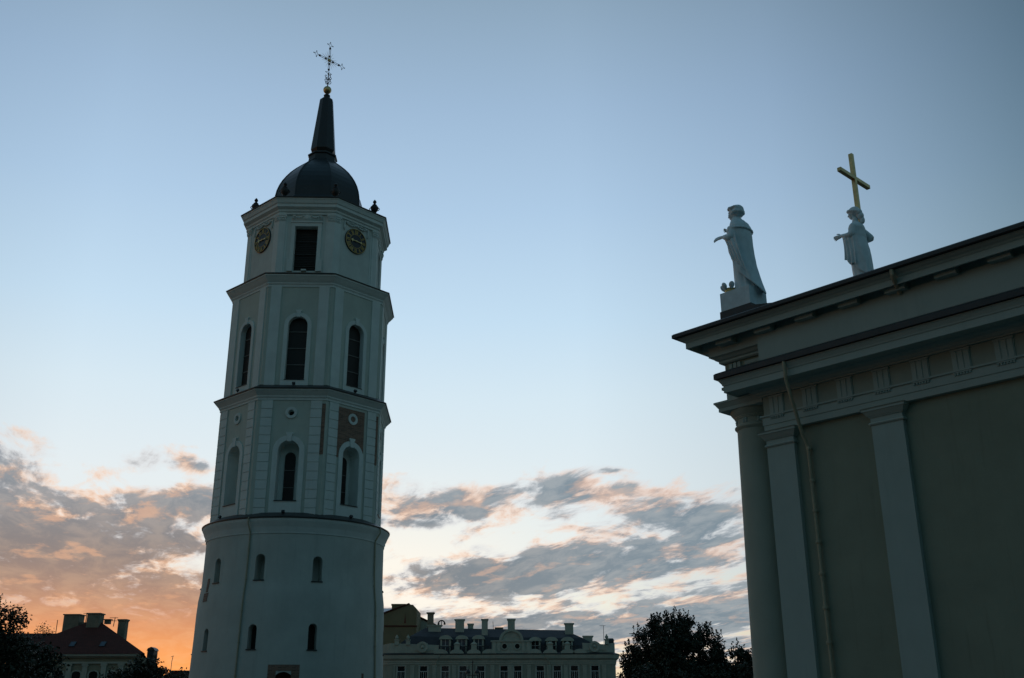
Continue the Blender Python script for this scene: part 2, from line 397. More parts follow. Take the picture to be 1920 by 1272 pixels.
# -- octagonal storeys
def oct_stage(name, r, z0, z1, cutter, mt='tower_wall'):
    me = MB().lathe([(r, z0), (r, z1)], 8, OCT).mesh(name)
    me = cut(me, cutter); o = link(name, me, mt, tower)
    me.materials.append(MT['tower_trim']); ap = r * C8         # the reveals are limewashed white
    for p in me.polygons:
        c = p.center; h = math.hypot(c.x, c.y); a = (math.atan2(c.x, -c.y) + pi / 8) % (pi / 4) - pi / 8
        if abs(p.normal.z) < .95 and h * cos(a) < ap - .03 or (z0 + .2 < c.z < z1 - .2 and h * cos(a) < ap - .03): p.material_index = 1
    return o
def oct_cornice(prof, lip):
    obj('cornice', MB().lathe(prof, 8, OCT), 'tower_trim', tower)
    obj('ledge_roof', MB().lathe(lip, 8, OCT), 'tin', tower)
def face(k): return RZ(k * pi / 4)

# storey 2: rusticated pilasters, deep round-headed niches with slit windows, round openings
r3, a3 = 6.2, 6.2 * C8
ct = MB()
for k in FACES:
    ct.M = face(k)
    ct.prism(archpoly(.73, 15.25, 18.72), -a3 - 1, -a3 + .95)
    ct.M = face(k) @ T(0, 0, 21.43) @ Matrix.Rotation(pi / 2, 4, 'X') @ T(0, 0, a3 - .55)
    ct.lathe([(.21, 0), (.21, 1.5)], 20)
oct_stage('lower_octagon_wall', r3, 13.9, 22.5, ct)
for k in FACES:
    Mk = face(k)
    for sgn in (-1, 1):
        q = MB(); q.M = Mk
        x0, x1 = sorted((sgn * 1.32, sgn * 2.10))
        zz = 22.32; hgt = .63
        q.box(x0 + .02, x1 - .02, -a3 - .035, -a3 + .1, 14.3, 22.32)
        while zz > 15.0:
            q.box(x0, x1, -a3 - .085, -a3 - .03, zz - hgt + .028, zz - .028); zz -= hgt
        q.box(x0, x1, -a3 - .085, -a3 - .03, 14.32, zz - .028)
        obj('pilaster', q, 'tower_trim', tower)
    q = MB(); q.M = Mk
    q.strip(archpoly(.735, 15.25, 18.72), archpoly(1.09, 15.25, 18.72), -a3 + .05, -a3 - .075)
    q.box(-1.09, 1.09, -a3 - .075, -a3 + .05, 14.32, 15.245)
    fr = obj('niche_frame', q, 'tower_trim', tower)
    q = MB(); q.M = Mk; q.prism([(-.13, 19.36), (.13, 19.36), (.19, 19.86), (.24, 19.86), (.24, 20.0), (-.24, 20.0), (-.24, 19.86), (-.19, 19.86)], -a3 - .14, -a3 + .02)
    obj('keystone', q, 'tower_trim', fr)
    q = MB(); q.M = Mk; q.box(-.76, .76, -a3 - .13, -a3 + .9, 15.22, 15.275); obj('sill', q, 'tin', fr)
    q = MB(); q.M = Mk
    q.strip([(.215 * cos(t * pi / 12), 21.43 + .215 * sin(t * pi / 12)) for t in range(24)], [(.41 * cos(t * pi / 12), 21.43 + .41 * sin(t * pi / 12)) for t in range(24)], -a3 + .05, -a3 - .09, True)
    oc = obj('round_window', q, 'tower_trim', tower)
    q = MB(); q.M = Mk @ T(0, 0, 21.43) @ Matrix.Rotation(pi / 2, 4, 'X') @ T(0, 0, a3 - .54); q.lathe([(.205, 0), (.205, .02)], 20)
    obj('dark_opening', q, 'dark', oc)
    if k in (0, 1, 3, 5, 7) and k != 7:
        q = MB(); q.M = Mk; q.prism(archpoly(.36, 15.29, 18.45), -a3 + .84, -a3 + .945); sw = obj('slit_window', q, 'dark', tower)
        q = MB(); q.M = Mk
        for z in (16.3, 17.5):
            q = MB(); q.M = Mk; q.box(-.35, .35, -a3 + .82, -a3 + .838, z, z + .05); obj('glazing_bar', q, 'bar', sw)
# bare brick on the second face
q = MB(); q.M = face(1)
op = archpoly(1.1, 18.5, 18.74, 14)
poly = [(-1.31, 18.5), (-1.31, 22.13), (1.07, 22.13), (1.07, 18.5)]
hole = [(1.07, 18.5)] + [(1.10 * cos(pi * i / 14), 18.72 + 1.1 * sin(pi * i / 14)) for i in range(1, 14)] + [(-1.10, 18.5)]
full = [(-1.31, 18.5), (-1.31, 22.13), (1.07, 22.13)] + hole
q.prism(full[::-1], -a3 - .03, -a3 + .03); obj('brick_patch', q, 'brick', tower, label='bare red brick around the round opening')
for k, x0, x1 in ((0, 2.11, 2.375), (1, 2.11, 2.375)):
    q = MB(); q.M = face(k); q.box(x0, x1 - .02, -a3 - .028, -a3 + .03, 18.48, 22.1); obj('brick_patch', q, 'brick', tower)
oct_cornice([(6.1, 22.30), (6.27, 22.34), (6.27, 22.46), (6.36, 22.56), (6.36, 22.64), (6.5, 22.78), (6.66, 22.94), (6.70, 22.96), (6.70, 23.05), (6.2, 23.06)],
            [(6.6, 23.052), (6.78, 23.052), (6.79, 23.11), (6.0, 23.55), (5.5, 23.55)])

# storey 3: paired plain pilasters and tall belfry windows
r2, a2 = 6.08, 6.08 * C8
ct = MB()
for k in FACES: ct.M = face(k); ct.prism(archpoly(.69, 23.86, 27.98), -a2 - 1, -a2 + .85)
oct_stage('belfry_wall', r2, 23.0, 31.2, ct)
def belfry_window(k, first=[None]):
    Mk = face(k)
    q = MB(); q.M = Mk
    q.strip(archpoly(.695, 23.86, 27.98), archpoly(.985, 23.86, 27.98), -a2 + .05, -a2 - .08)
    q.box(-.985, .985, -a2 - .08, -a2 + .05, 23.42, 23.855)
    fr = obj('window_frame', q, 'tower_trim', tower)
    q = MB(); q.M = Mk; q.prism([(-.12, 28.6), (.12, 28.6), (.17, 29.02), (.21, 29.02), (.21, 29.14), (-.21, 29.14), (-.21, 29.02), (-.17, 29.02)], -a2 - .14, -a2 + .02); obj('keystone', q, 'tower_trim', fr)
    q = MB(); q.M = Mk; q.prism(archpoly(.685, 23.87, 27.98), -a2 + .34, -a2 + .37); w_ = obj('belfry_window', q, 'dark', tower)
    q = MB(); q.M = Mk
    for z in (25.09, 26.33, 27.58):
        q = MB(); q.M = Mk; q.box(-.68, .68, -a2 + .30, -a2 + .338, z - .035, z + .035); obj('glazing_bar', q, 'bar', w_)
    q = MB(); q.M = Mk; q.box(-.72, .72, -a2 - .12, -a2 + .3, 23.84, 23.885); obj('sill', q, 'tin', fr)
for k in FACES:
    belfry_window(k)
    for sgn in (-1, 1):
        q = MB(); q.M = face(k); x0, x1 = sorted((sgn * 1.36, sgn * 2.10))
        q.box(x0, x1, -a2 - .075, -a2 + .1, 23.3, 30.98)
        obj('pilaster', q, 'tower_trim', tower)
oct_cornice([(6.0, 30.92), (6.14, 30.96), (6.14, 31.1), (6.22, 31.2), (6.22, 31.28), (6.36, 31.42), (6.56, 31.66), (6.60, 31.68), (6.60, 31.8), (6.0, 31.81)],
            [(6.5, 31.804), (6.68, 31.804), (6.69, 31.86), (5.3, 32.45), (5.0, 32.45)])

# storey 4: clock storey
r1, a1 = 5.35, 5.35 * C8
ct = MB()
for k in FACES:
    if k % 2 == 0: ct.M = face(k); ct.box(-.85, .85, -a1 - 1, -a1 + .7, 32.56, 36.18)
oct_stage('clock_storey_wall', r1, 31.7, 37.4, ct, 'tower_mid')
def corner_path(off, zz, hw):
    """outline of a pilaster folded over an octagon corner, at height zz"""
    ra = a1 + off; t = math.tan(pi / 8)
    return [(ra * t - hw, -ra, zz), (ra * t, -ra, zz)]
def folded(q, kcorner, hw, off, z0, z1, flare=0.0):
    # section in plan around the corner between faces kcorner-1 and kcorner
    t = math.tan(pi / 8); v = []
    for z, fl in ((z0, 0.0), (z1, flare)):
        h = hw + fl
        for o_ in (-0.1, off + fl):
            ra = a1 + o_; xl = (a1 + off) * t
            A = Vector((xl - h, -ra, 0)); B = Vector((ra * t, -ra, 0)); Cc = RZ(pi / 4) @ Vector((-(xl - h), -ra, 0))
            for P in (A, B, Cc): v.append((P.x, P.y, z))
    f = []
    for b in (0,):
        pass
    # index: z0: inner 0-2, outer 3-5; z1: inner 6-8, outer 9-11
    f = [(3, 4, 10, 9), (4, 5, 11, 10), (0, 3, 9, 6), (5, 2, 8, 11), (6, 9, 10, 7), (7, 10, 11, 8), (0, 1, 4, 3), (1, 2, 5, 4)]
    M0 = q.M; q.M = RZ(kcorner * pi / 4); q.add(v, f); q.M = M0
for k in FACES:
    q = MB(); folded(q, k, .62, .03, 32.2, 37.0); folded(q, k, .50, .085, 32.2, 36.62)
    p_ = obj('pilaster', q, 'tower_trim', tower)
    q = MB(); folded(q, k, .53, .12, 36.62, 36.68); folded(q, k, .48, .10, 36.68, 37.02, .10); folded(q, k, .60, .22, 37.02, 37.14)
    cap = obj('capital', q, 'tower_trim', p_)
    t = math.tan(pi / 8)
    for s2 in (0, 1):                                  # leaves and volutes on the capital
        lv = MB()
        for i in range(4):
            for row, (zz, ou) in enumerate(((36.74, .13), (36.88, .17))):
                if row and i == 3: continue
                x = (a1 + .1) * t - .08 - .12 * i - (.06 if row else 0)
                M0 = RZ((k + s2) * pi / 4); lv.M = M0
                lv.ball((x if s2 == 0 else -x, -a1 - ou, zz), .055, 5, 1, .8, 1.25)
        lv.ball((((a1) * t - .5) * (1 if s2 == 0 else -1), -a1 - .2, 36.97), .07, 6, 1, .7, 1)
        obj('acanthus_leaf', lv, 'tower_trim', p_, True)
def swag(q, x0, x1, z, sag, y, r=.05):
    q.tube([(x0 + (x1 - x0) * i / 10, y, z - sag * (1 - (2 * i / 10 - 1) ** 2)) for i in range(11)], r, 6)
    for i in range(1, 10):
        if i % 2: q.ball((x0 + (x1 - x0) * i / 10, y - .02, z - sag * (1 - (2 * i / 10 - 1) ** 2)), r * 1.5, 5)
for k in FACES:
    Mk = face(k)
    if k % 2 == 0:
        q = MB(); q.M = Mk
        q.box(-1.12, -.855, -a1 - .09, -a1 + .06, 33.45, 36.18); q.box(.855, 1.12, -a1 - .09, -a1 + .06, 33.45, 36.18)
        q.box(-1.28, -.855, -a1 - .12, -a1 + .06, 32.5, 33.45); q.box(.855, 1.28, -a1 - .12, -a1 + .06, 32.5, 33.45)
        q.box(-1.12, 1.12, -a1 - .09, -a1 + .06, 36.185, 36.48); q.box(-1.18, 1.18, -a1 - .15, -a1 + .05, 36.48, 36.6)
        fr = obj('window_frame', q, 'tower_trim', tower)
        q = MB(); q.M = Mk; q.box(-.845, .845, -a1 + .5, -a1 + .55, 32.57, 36.17); w_ = obj('louver_window', q, 'dark', tower)
        q = MB(); q.M = Mk
        for z in (33.09, 34.06, 35.1): q.box(-.845, .845, -a1 + .40, -a1 + .49, z - .03, z + .03)
        for i in range(24): q.box(-.84, .84, -a1 + .45, -a1 + .498, 32.62 + .148 * i, 32.64 + .148 * i)
        obj('louver_slat', q, 'louver', w_)
        q = MB(); q.M = Mk @ T(0, -a1, 37.0)
        q.box(-1.16, 1.16, -.035, .05, -.33, .26)
        q.ball((0, -.02, 0), .27, 9, 1, .4, 1); swag(q, -1.0, -.25, .12, .22, -.05); swag(q, .25, 1.0, .12, .22, -.05)
        for sx in (-1, 1): q.box(sx * 1.02 - .04, sx * 1.02 + .04, -.09, 0, -.2, .18)
        obj('garland_panel', q, 'tower_trim', tower, True)
        q = MB(); q.M = Mk; q.box(-.18, .18, -a1 - .22, -a1, 32.5, 32.62); obj('sill_block', q, 'tower_trim', tower)
    else:
        q = MB(); q.M = Mk @ T(0, -a1, 0)
        swag(q, -1.05, 1.05, 37.02, -.02, -.06, .05)
        swag(q, -1.0, .0, 37.0, .18, -.07, .055); swag(q, .0, 1.0, 37.0, .18, -.07, .055)
        for sx in (-1, 1): q.tube([(sx * 1.12, -.06, 37.05), (sx * 1.15, -.06, 36.6), (sx * 1.12, -.05, 36.3)], .055, 6)
        obj('garland', q, 'tower_trim', tower, True)
crn = [(5.2, 37.1), (5.5, 37.14), (5.5, 37.28), (5.6, 37.36), (5.6, 37.5), (5.85, 37.64), (5.85, 37.86), (5.93, 37.92), (6.02, 38.16), (6.06, 38.2), (6.06, 38.29), (5.4, 38.3)]
oct_cornice(crn, [(5.95, 38.292), (6.13, 38.292), (6.14, 38.36), (5.2, 38.8), (3.4, 39.0)])

# -- clocks
def clock(k, hand):
    c = empty('clock', '', 'clock', (0, 0, 0)); c.parent = tower
    for key in ('label', 'category'): del c[key]
    c.matrix_local = face(k) @ T(0, -a1, 35.67)
    rot = Matrix.Rotation(pi / 2, 4, 'X')
    q = MB(); q.M = rot; q.lathe([(1.02, 0), (1.02, .09), (.97, .12), (.93, .08), (.0001, .08)], 40); obj('dial', q, 'dial', c)
    q = MB()
    q.strip([(.955 * cos(t * pi / 24), .955 * sin(t * pi / 24)) for t in range(48)], [(.985 * cos(t * pi / 24), .985 * sin(t * pi / 24)) for t in range(48)], -.1, -.135, True)
    q.strip([(.545 * cos(t * pi / 24), .545 * sin(t * pi / 24)) for t in range(48)], [(.57 * cos(t * pi / 24), .57 * sin(t * pi / 24)) for t in range(48)], -.07, -.1, True)
    obj('dial_ring', q, 'goldpaint', c)
    NUM = ['XII', 'I', 'II', 'III', 'IIII', 'V', 'VI', 'VII', 'VIII', 'IX', 'X', 'XI']
    for h, txt in enumerate(NUM):
        q = MB(); q.M = Matrix.Rotation(R(30 * h), 4, 'Y') @ T(0, 0, .755)
        wd = {'I': .075, 'V': .15, 'X': .16}; tot = sum(wd[c_] for c_ in txt); x = -tot / 2
        def stroke(xa, za, xb, zb, th):
            d = Vector((xb - xa, 0, zb - za)); nrm = Vector((-d.z, 0, d.x)).normalized() * th / 2
            q.prism([(xa - nrm.x, za - nrm.z), (xb - nrm.x, zb - nrm.z), (xb + nrm.x, zb + nrm.z), (xa + nrm.x, za + nrm.z)], -.105, -.07)
        for c_ in txt:
            m_ = x + wd[c_] / 2; e_ = wd[c_] / 2 - .02
            if c_ == 'I': stroke(m_, -.15, m_, .15, .032)
            elif c_ == 'V': stroke(m_ - e_, .15, m_, -.15, .038); stroke(m_ + e_, .15, m_, -.15, .03)
            else: stroke(m_ - e_, .15, m_ + e_, -.15, .038); stroke(m_ + e_, .15, m_ - e_, -.15, .03)
            x += wd[c_]
        obj('numeral', q, 'goldpaint', c)
    q = MB(); q.M = Matrix.Rotation(R(hand), 4, 'Y')
    q.prism([(-.025, -.45), (.025, -.45), (.03, .3), (.15, .34), (0, .52), (-.15, .34), (-.03, .3)], -.16, -.13)
    q.prism([(-.07, -.5), (.07, -.5), (.05, -.38), (-.05, -.38)], -.165, -.125); q.M = Matrix.Rotation(pi / 2, 4, 'X'); q.lathe([(.07, .1), (.07, .18), (.02, .2)], 12)
    obj('clock_hand', q, 'gold', c)
for k in (1, 3, 5, 7): clock(k, 272)

# -- dome, spire, ball and cross
obj('dome_drum', MB().lathe([(3.95, 38.6), (3.85, 39.0), (3.82, 39.55), (3.65, 39.75), (3.4, 39.8)], 8, OCT), 'dome', tower)
dp = [(3.62, 39.6), (3.59, 40.6), (3.50, 41.1), (3.34, 41.6), (3.11, 42.1), (2.83, 42.55), (2.5, 43.0), (2.13, 43.4), (1.72, 43.78), (1.35, 44.1), (1.12, 44.3)]
dm = MB(); 
dm.lathe(dp, 8, OCT); dome = obj('dome', dm, 'dome', tower)
for k in FACES:
    a = OCT + k * pi / 4
    q = MB(); q.tube([((r + .0) * sin(a), -(r + .0) * cos(a), z) for r, z in dp], .055, 6); obj('dome_rib', q, 'dome', dome)
sp = MB()
sp.lathe([(1.2, 44.2), (1.16, 44.45), (1.14, 44.75), (1.24, 44.84), (1.24, 44.94), (1.0, 45.0), (.9, 45.1), (.88, 45.18), (1.03, 45.42), (1.04, 45.5), (.58, 50.28), (.56, 50.42), (.3, 50.66), (.24, 50.7), (.24, 50.78), (.28, 50.82), (.28, 50.92), (.14, 50.98), (.12, 51.12)], 8, OCT)
obj('spire', sp, 'dome', tower)
obj('gold_ball', MB().ball((0, 0, 51.46), .345, 14), 'gold', tower, True)
cr = empty('roof_cross', '', '', (0, 0, 0)); del cr['label'], cr['category']; cr.parent = tower
cr.matrix_local = T(0, 0, 54.45) @ RZ(R(45.86) - PHI)
q = MB(); q.tube([(0, 0, -2.7), (0, 0, -1.25)], .045, 8)
def bar(q, a, b, r=.022): q.tube([a, b], r, 6)
def star4(q, c, r, d):       # concave four-pointed star outline at the end of an arm
    ring = []
    for i in range(8):
        rr = r if i % 2 == 0 else r * .38
        t = pi / 4 * i; ring.append((c[0] + rr * cos(t), 0, c[2] + rr * sin(t)))
    for i in range(8): bar(q, ring[i], ring[(i + 1) % 8], .017)
    for i in range(0, 8, 2): q.ball(ring[i], .045, 5)
for dx, dz, L in ((1, 0, 1.6), (-1, 0, 1.6), (0, 1, 1.8), (0, -1, 1.55)):
    px_, pz_ = -dz, dx
    for s_ in (-.07, .07): bar(q, (dx * .12 + px_ * s_, 0, dz * .12 + pz_ * s_), (dx * (L - .55) + px_ * s_, 0, dz * (L - .55) + pz_ * s_))
    for t_ in (.38, L - .6): q.ball((dx * t_, 0, dz * t_), .095, 6)
    star4(q, (dx * (L - .27), 0, dz * (L - .27)), .28, (dx, dz))
for z in (-1.75, -2.15):                                # scrolls on the stem
    for s_ in (-1, 1):
        q.tube([(s_ * .05, 0, z - .2), (s_ * .25, 0, z - .12), (s_ * .33, 0, z + .06), (s_ * .24, 0, z + .18), (s_ * .17, 0, z + .08)], .028, 6)
        q.tube([(0, s_ * .05, z - .2), (0, s_ * .25, z - .12), (0, s_ * .33, z + .06), (0, s_ * .24, z + .18), (0, s_ * .17, z + .08)], .028, 6)
obj('iron_cross', q, 'iron', cr)
q = MB(); q.ball((0, 0, 0), .17, 8, 1, .6, 1)
for i in range(16):
    if i % 4 == 0: continue
    t = 2 * pi * i / 16; q.tube([(.1 * cos(t), 0, .1 * sin(t)), ((.85 if i % 2 else .7) * cos(t), 0, (.85 if i % 2 else .7) * sin(t))], .02, 5, .006)
obj('sunburst', q, 'gold', cr)
# -- urns on the top cornice
for k in FACES:
    q = MB(); a = OCT + k * pi / 4; q.M = T(5.05 * sin(a), -5.05 * cos(a), 38.62)
    q.lathe([(.30, -.15), (.30, .1), (.16, .16), (.12, .3), (.26, .5), (.32, .72), (.30, .84), (.17, .93), (.2, .99), (.13, 1.05), (.07, 1.13), (.13, 1.2), (.15, 1.28), (.1, 1.38), (.02, 1.48)], 14)
    for s_ in (-1, 1): q.tube([(s_ * .3, 0, .78), (s_ * .4, 0, .66), (s_ * .3, 0, .5)], .035, 5)
    obj('urn', q, 'iron', tower, 'auto')
# -- drain pipes down the round storey
for a0, a1_ in ((-19.4, -20.2), (68.3, 71.0)):
    q = MB(); P = lambda an, r, z: (r * sin(R(an)), -r * cos(R(an)), z)
    pts = [P(a0, 6.68, 14.02), P(a0, 6.68, 13.62), P(a0, 6.34, 13.1)] + [P(a0 + (a1_ - a0) * i / 12, rad_at(13.0 * (1 - i / 12)) + .07, 13.0 * (1 - i / 12)) for i in range(13)]
    q.tube(pts, .055, 8); dpp = obj('drain_pipe', q, 'pipe', tower, 'auto')
    for i in range(6):
        z = 12 - 2 * i; q2 = MB(); q2.M = T(*P(a0 + (a1_ - a0) * (1 - z / 13), rad_at(z) + .07, z)); q2.lathe([(.075, -.04), (.075, .04)], 8); obj('pipe_collar', q2, 'pipe', dpp)
# -- floodlights standing on the ledges
TM = T(TX, TY, 0) @ RZ(PHI)
def floodlight(k, u, out, z, label, tilt=-30):
    q = MB(); q.M = TM @ face(k) @ T(u, -out, z) @ Matrix.Scale(.68, 4)
    q.box(-.03, .03, -.03, .03, 0, .14); q.box(-.13, .13, -.02, .02, .0, .03)
    q.M = q.M @ T(0, 0, .2) @ Matrix.Rotation(R(tilt), 4, 'X')
    q.box(-.15, .15, -.1, .1, -.1, .1); q.box(-.17, .17, -.125, -.1, -.12, .12)
    o = obj('floodlight', q, 'iron'); tag(o, label, 'floodlight', 'floodlights on the tower ledges')
floodlight(0, .02, 6.25, 14.28, 'small floodlight on the round ledge below the middle niche of the tower')
floodlight(1, -.1, 6.25, 14.28, 'small floodlight on the round ledge below the niche next to the bare brick')
floodlight(7, -.3, 6.25, 14.28, 'small floodlight on the round ledge below the blind niche on the tower left')
floodlight(0, .05, 5.95, 23.36, 'small floodlight on the ledge below the middle belfry window')
floodlight(1, -.05, 5.95, 23.36, 'small floodlight on the ledge below the right belfry window')
floodlight(7, .0, 5.95, 23.36, 'small floodlight on the ledge below the left belfry window')
# ------------------------------------------------------------------ cathedral
# local frame: x runs east along the south wall from its west corner, y = -(outwards), z up
WA = R(43.0)
C0 = Vector((12.14, 48.0, 0)); EX = Vector((sin(WA), -cos(WA), 0)); NO = Vector((-cos(WA), -sin(WA), 0))
CM = Matrix((EX, -NO, Vector((0, 0, 1)))).transposed().to_4x4(); CM.translation = C0
cath = empty('cathedral', 'dark cream cathedral corner with white pilasters and heavy cornices at the right edge', 'cathedral')
cath.matrix_world = CM
EAST, NORTH = 42.0, 30.0
def swept(prof, s0, north, close=True):
    """profile [(out, z)] swept along the south side and mitred round the west corner at s0"""
    q = MB(); v = []; n = len(prof)
    for o, z in prof: v.append((EAST, -o, z))
    for o, z in prof: v.append((s0 - o, -o, z))
    for o, z in prof: v.append((s0 - o, north, z))
    f = []
    for b in (0, n):
        for i in range(n):
            j = (i + 1) % n; f.append((b + i, b + j, b + n + j, b + n + i))
    f += [tuple(range(n)), tuple(range(3 * n - 1, 2 * n - 1, -1))]
    return q.add(v, f)
# walls
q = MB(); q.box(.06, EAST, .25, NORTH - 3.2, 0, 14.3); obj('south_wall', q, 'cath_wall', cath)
q = MB(); q.box(.04, EAST, .0, .3, 0, 1.6); obj('plinth', q, 'cath_trim', cath)
PIL = [0.0, 5.4, 13.2, 18.6, 26.4, 31.8]
for x in PIL:
    q = MB(); q.box(x, x + 1.48, 0, .4, 0, 13.52); p_ = obj('pilaster', q, 'cath_trim', cath)
    q = MB()
    def ring(e0, z0, e1, z1):
        q.add([(x - e0, -e0, z0), (x + 1.48 + e0, -e0, z0), (x + 1.48 + e0, .35, z0), (x - e0, .35, z0), (x - e1, -e1, z1), (x + 1.48 + e1, -e1, z1), (x + 1.48 + e1, .35, z1), (x - e1, .35, z1)],
              [(0, 1, 5, 4), (1, 2, 6, 5), (2, 3, 7, 6), (3, 0, 4, 7), (4, 5, 6, 7), (3, 2, 1, 0)])
    ring(.05, 13.52, .09, 13.58); ring(.09, 13.58, .05, 13.64); ring(.004, 13.64, .004, 13.86); ring(.05, 13.86, .08, 13.92)
    ring(.10, 13.92, .24, 14.12); ring(.27, 14.12, .27, 14.22); ring(.29, 14.22, .33, 14.255)
    obj('capital', q, 'cath_trim', p_)
# main entablature of the side
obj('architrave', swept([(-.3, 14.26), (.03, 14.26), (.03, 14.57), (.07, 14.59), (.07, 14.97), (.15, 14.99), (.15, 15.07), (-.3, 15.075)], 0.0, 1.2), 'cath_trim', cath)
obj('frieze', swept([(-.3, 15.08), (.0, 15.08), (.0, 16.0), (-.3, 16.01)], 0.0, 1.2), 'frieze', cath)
TRI = [0.37 + 1.80 * i for i in range(23)]
for x in TRI:
    q = MB()
    for i in range(3): q.box(x + .02 + .265 * i, x + .02 + .265 * i + .2, -.062, .02, 15.085, 15.90)
    q.box(x, x + .79, -.035, .02, 15.085, 15.90); q.box(x - .02, x + .81, -.09, .02, 15.902, 15.985)
    t_ = obj('triglyph', q, 'cath_trim', cath)
    q = MB(); q.box(x, x + .79, -.13, -.06, 14.93, 14.975)
    for i in range(6): q.M = T(x + .075 + .128 * i, -.10, 14.84); q.lathe([(.045, 0), (.03, .088)], 6); q.M = Matrix()
    obj('guttae', q, 'cath_trim', t_)
obj('cornice', swept([(-.2, 16.012), (.12, 16.012), (.12, 16.08), (.2, 16.12), (.28, 16.2), (.42, 16.24), (.5, 16.28), (.55, 16.36), (1.22, 16.33), (1.27, 16.28), (1.30, 16.28), (1.30, 16.60), (1.34, 16.63), (1.36, 16.70), (1.46, 16.86), (1.50, 16.89), (1.50, 16.93), (-.2, 16.95)], 0.0, 1.25), 'cath_trim', cath)
obj('eave_roof', swept([(-.1, 16.955), (1.56, 16.955), (1.60, 16.94), (1.62, 16.96), (1.62, 17.2), (1.56, 17.26), (.6, 17.68), (-.1, 17.7)], 0.0, 1.25), 'tin', cath)
# attic block over the side wall
q = MB(); q.box(.45, EAST, -.70, 3.0, 17.3, 19.0); obj('attic_wall', q, 'cath_trim', cath)
# portico entablature behind the corner
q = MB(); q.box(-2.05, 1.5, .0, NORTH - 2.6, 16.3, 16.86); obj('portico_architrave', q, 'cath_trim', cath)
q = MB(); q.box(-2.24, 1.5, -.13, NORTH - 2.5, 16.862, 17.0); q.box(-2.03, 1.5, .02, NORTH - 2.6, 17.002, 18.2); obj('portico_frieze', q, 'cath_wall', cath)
for x in (-1.75, ):
    q = MB()
    for i in range(3): q.box(x + .25 * i, x + .25 * i + .18, -.05, .03, 17.02, 18.15)
    obj('triglyph', q, 'cath_trim', cath)
q = MB()                                                # lattice relief in the metope
for i in range(5):
    for j in range(5): q.M = T(-.72 + .17 * i, -.0, 17.25 + .17 * j) @ Matrix.Rotation(pi / 4, 4, 'Y'); q.box(-.055, .055, -.03, .03, -.055, .055)
q.M = Matrix(); q.box(-.85, .08, .0, .03, 17.1, 18.1)
obj('lattice_relief', q, 'cath_trim', cath)
for yy in range(1, 11):
    q = MB(); y0 = .55 + 2.6 * (yy - 1)
    for i in range(3): q.box(-2.08, -2.0, y0 + .25 * i, y0 + .25 * i + .18, 17.02, 18.15)
    obj('triglyph', q, 'cath_trim', cath)
obj('upper_cornice', swept([(-.4, 18.205), (.12, 18.205), (.19, 18.26), (.19, 18.36), (.3, 18.40), (.42, 18.52), (.54, 18.56), (.54, 18.78), (.54, 19.48), (1.24, 19.5), (1.24, 19.08), (1.33, 19.08), (1.33, 19.36), (1.38, 19.40), (1.42, 19.46), (1.52, 19.52), (1.60, 19.60), (1.62, 19.64), (-.4, 19.65)], -2.05, NORTH), 'cath_trim', cath)
obj('eave_roof', swept([(.9, 19.66), (1.70, 19.66), (1.80, 19.64), (1.82, 19.66), (1.82, 19.82), (1.76, 19.88), (.9, 20.1)], -2.05, NORTH), 'tin', cath)
def mutule(q, cx, cy, dx, dy): q.box(cx - dx, cx + dx, cy - dy, cy + dy, 18.93, 19.47); q.box(cx - dx - .02, cx + dx + .02, cy - dy - .02, cy + dy + .02, 19.3, 19.46)
xs = [-1.75 + .47 + 2.27 * i for i in range(-0, 19)]
for x in xs:
    q = MB(); mutule(q, x, -.81, .47, .25); obj('mutule', q, 'cath_trim', cath)
for i in range(-1, 18):                                  # plaster rosettes in the coffers between
    x = xs[0] + 2.27 * i + 1.135
    q = MB()
    for k in range(6): q.ball((x + .2 * cos(k * pi / 3), -.86 + .14 * sin(k * pi / 3), 19.36), .11, 5, 1, .8, .5)
    q.ball((x, -.86, 19.32), .09, 5); q.tube([(x - .42, -.8, 19.4), (x - .3, -.95, 19.34), (x - .2, -.8, 19.4)], .04, 5); q.tube([(x + .42, -.8, 19.4), (x + .3, -.95, 19.34), (x + .2, -.8, 19.4)], .04, 5)
    obj('rosette', q, 'soffit', cath, True)
for i in range(12):
    q = MB(); mutule(q, -2.86, .2 + 2.27 * i, .25, .47); obj('mutule', q, 'cath_trim', cath)
# gable roof and tympanum
rt_ = MB()
ym = 13.2; zr = 25.1
v = []
for x in (-3.7, EAST):
    v += [(x, -1.5, 19.95), (x, ym, zr), (x, 2 * ym + 1.5, 19.95), (x, -1.5, 19.7), (x, ym, zr - .45), (x, 2 * ym + 1.5, 19.7)]
rt_.add(v, [(0, 6, 7, 1), (1, 7, 8, 2), (3, 4, 10, 9), (4, 5, 11, 10), (0, 1, 4, 3), (1, 2, 5, 4), (6, 9, 10, 7), (7, 10, 11, 8), (0, 3, 9, 6), (2, 8, 11, 5)])
obj('main_roof', rt_, 'tin', cath)
q = MB(); q.add([(-2.4, -.3, 19.66), (-2.4, 2 * ym + .3, 19.66), (-2.4, ym, zr - .5)], [(0, 1, 2)]); obj('tympanum', q, 'cath_wall', cath)
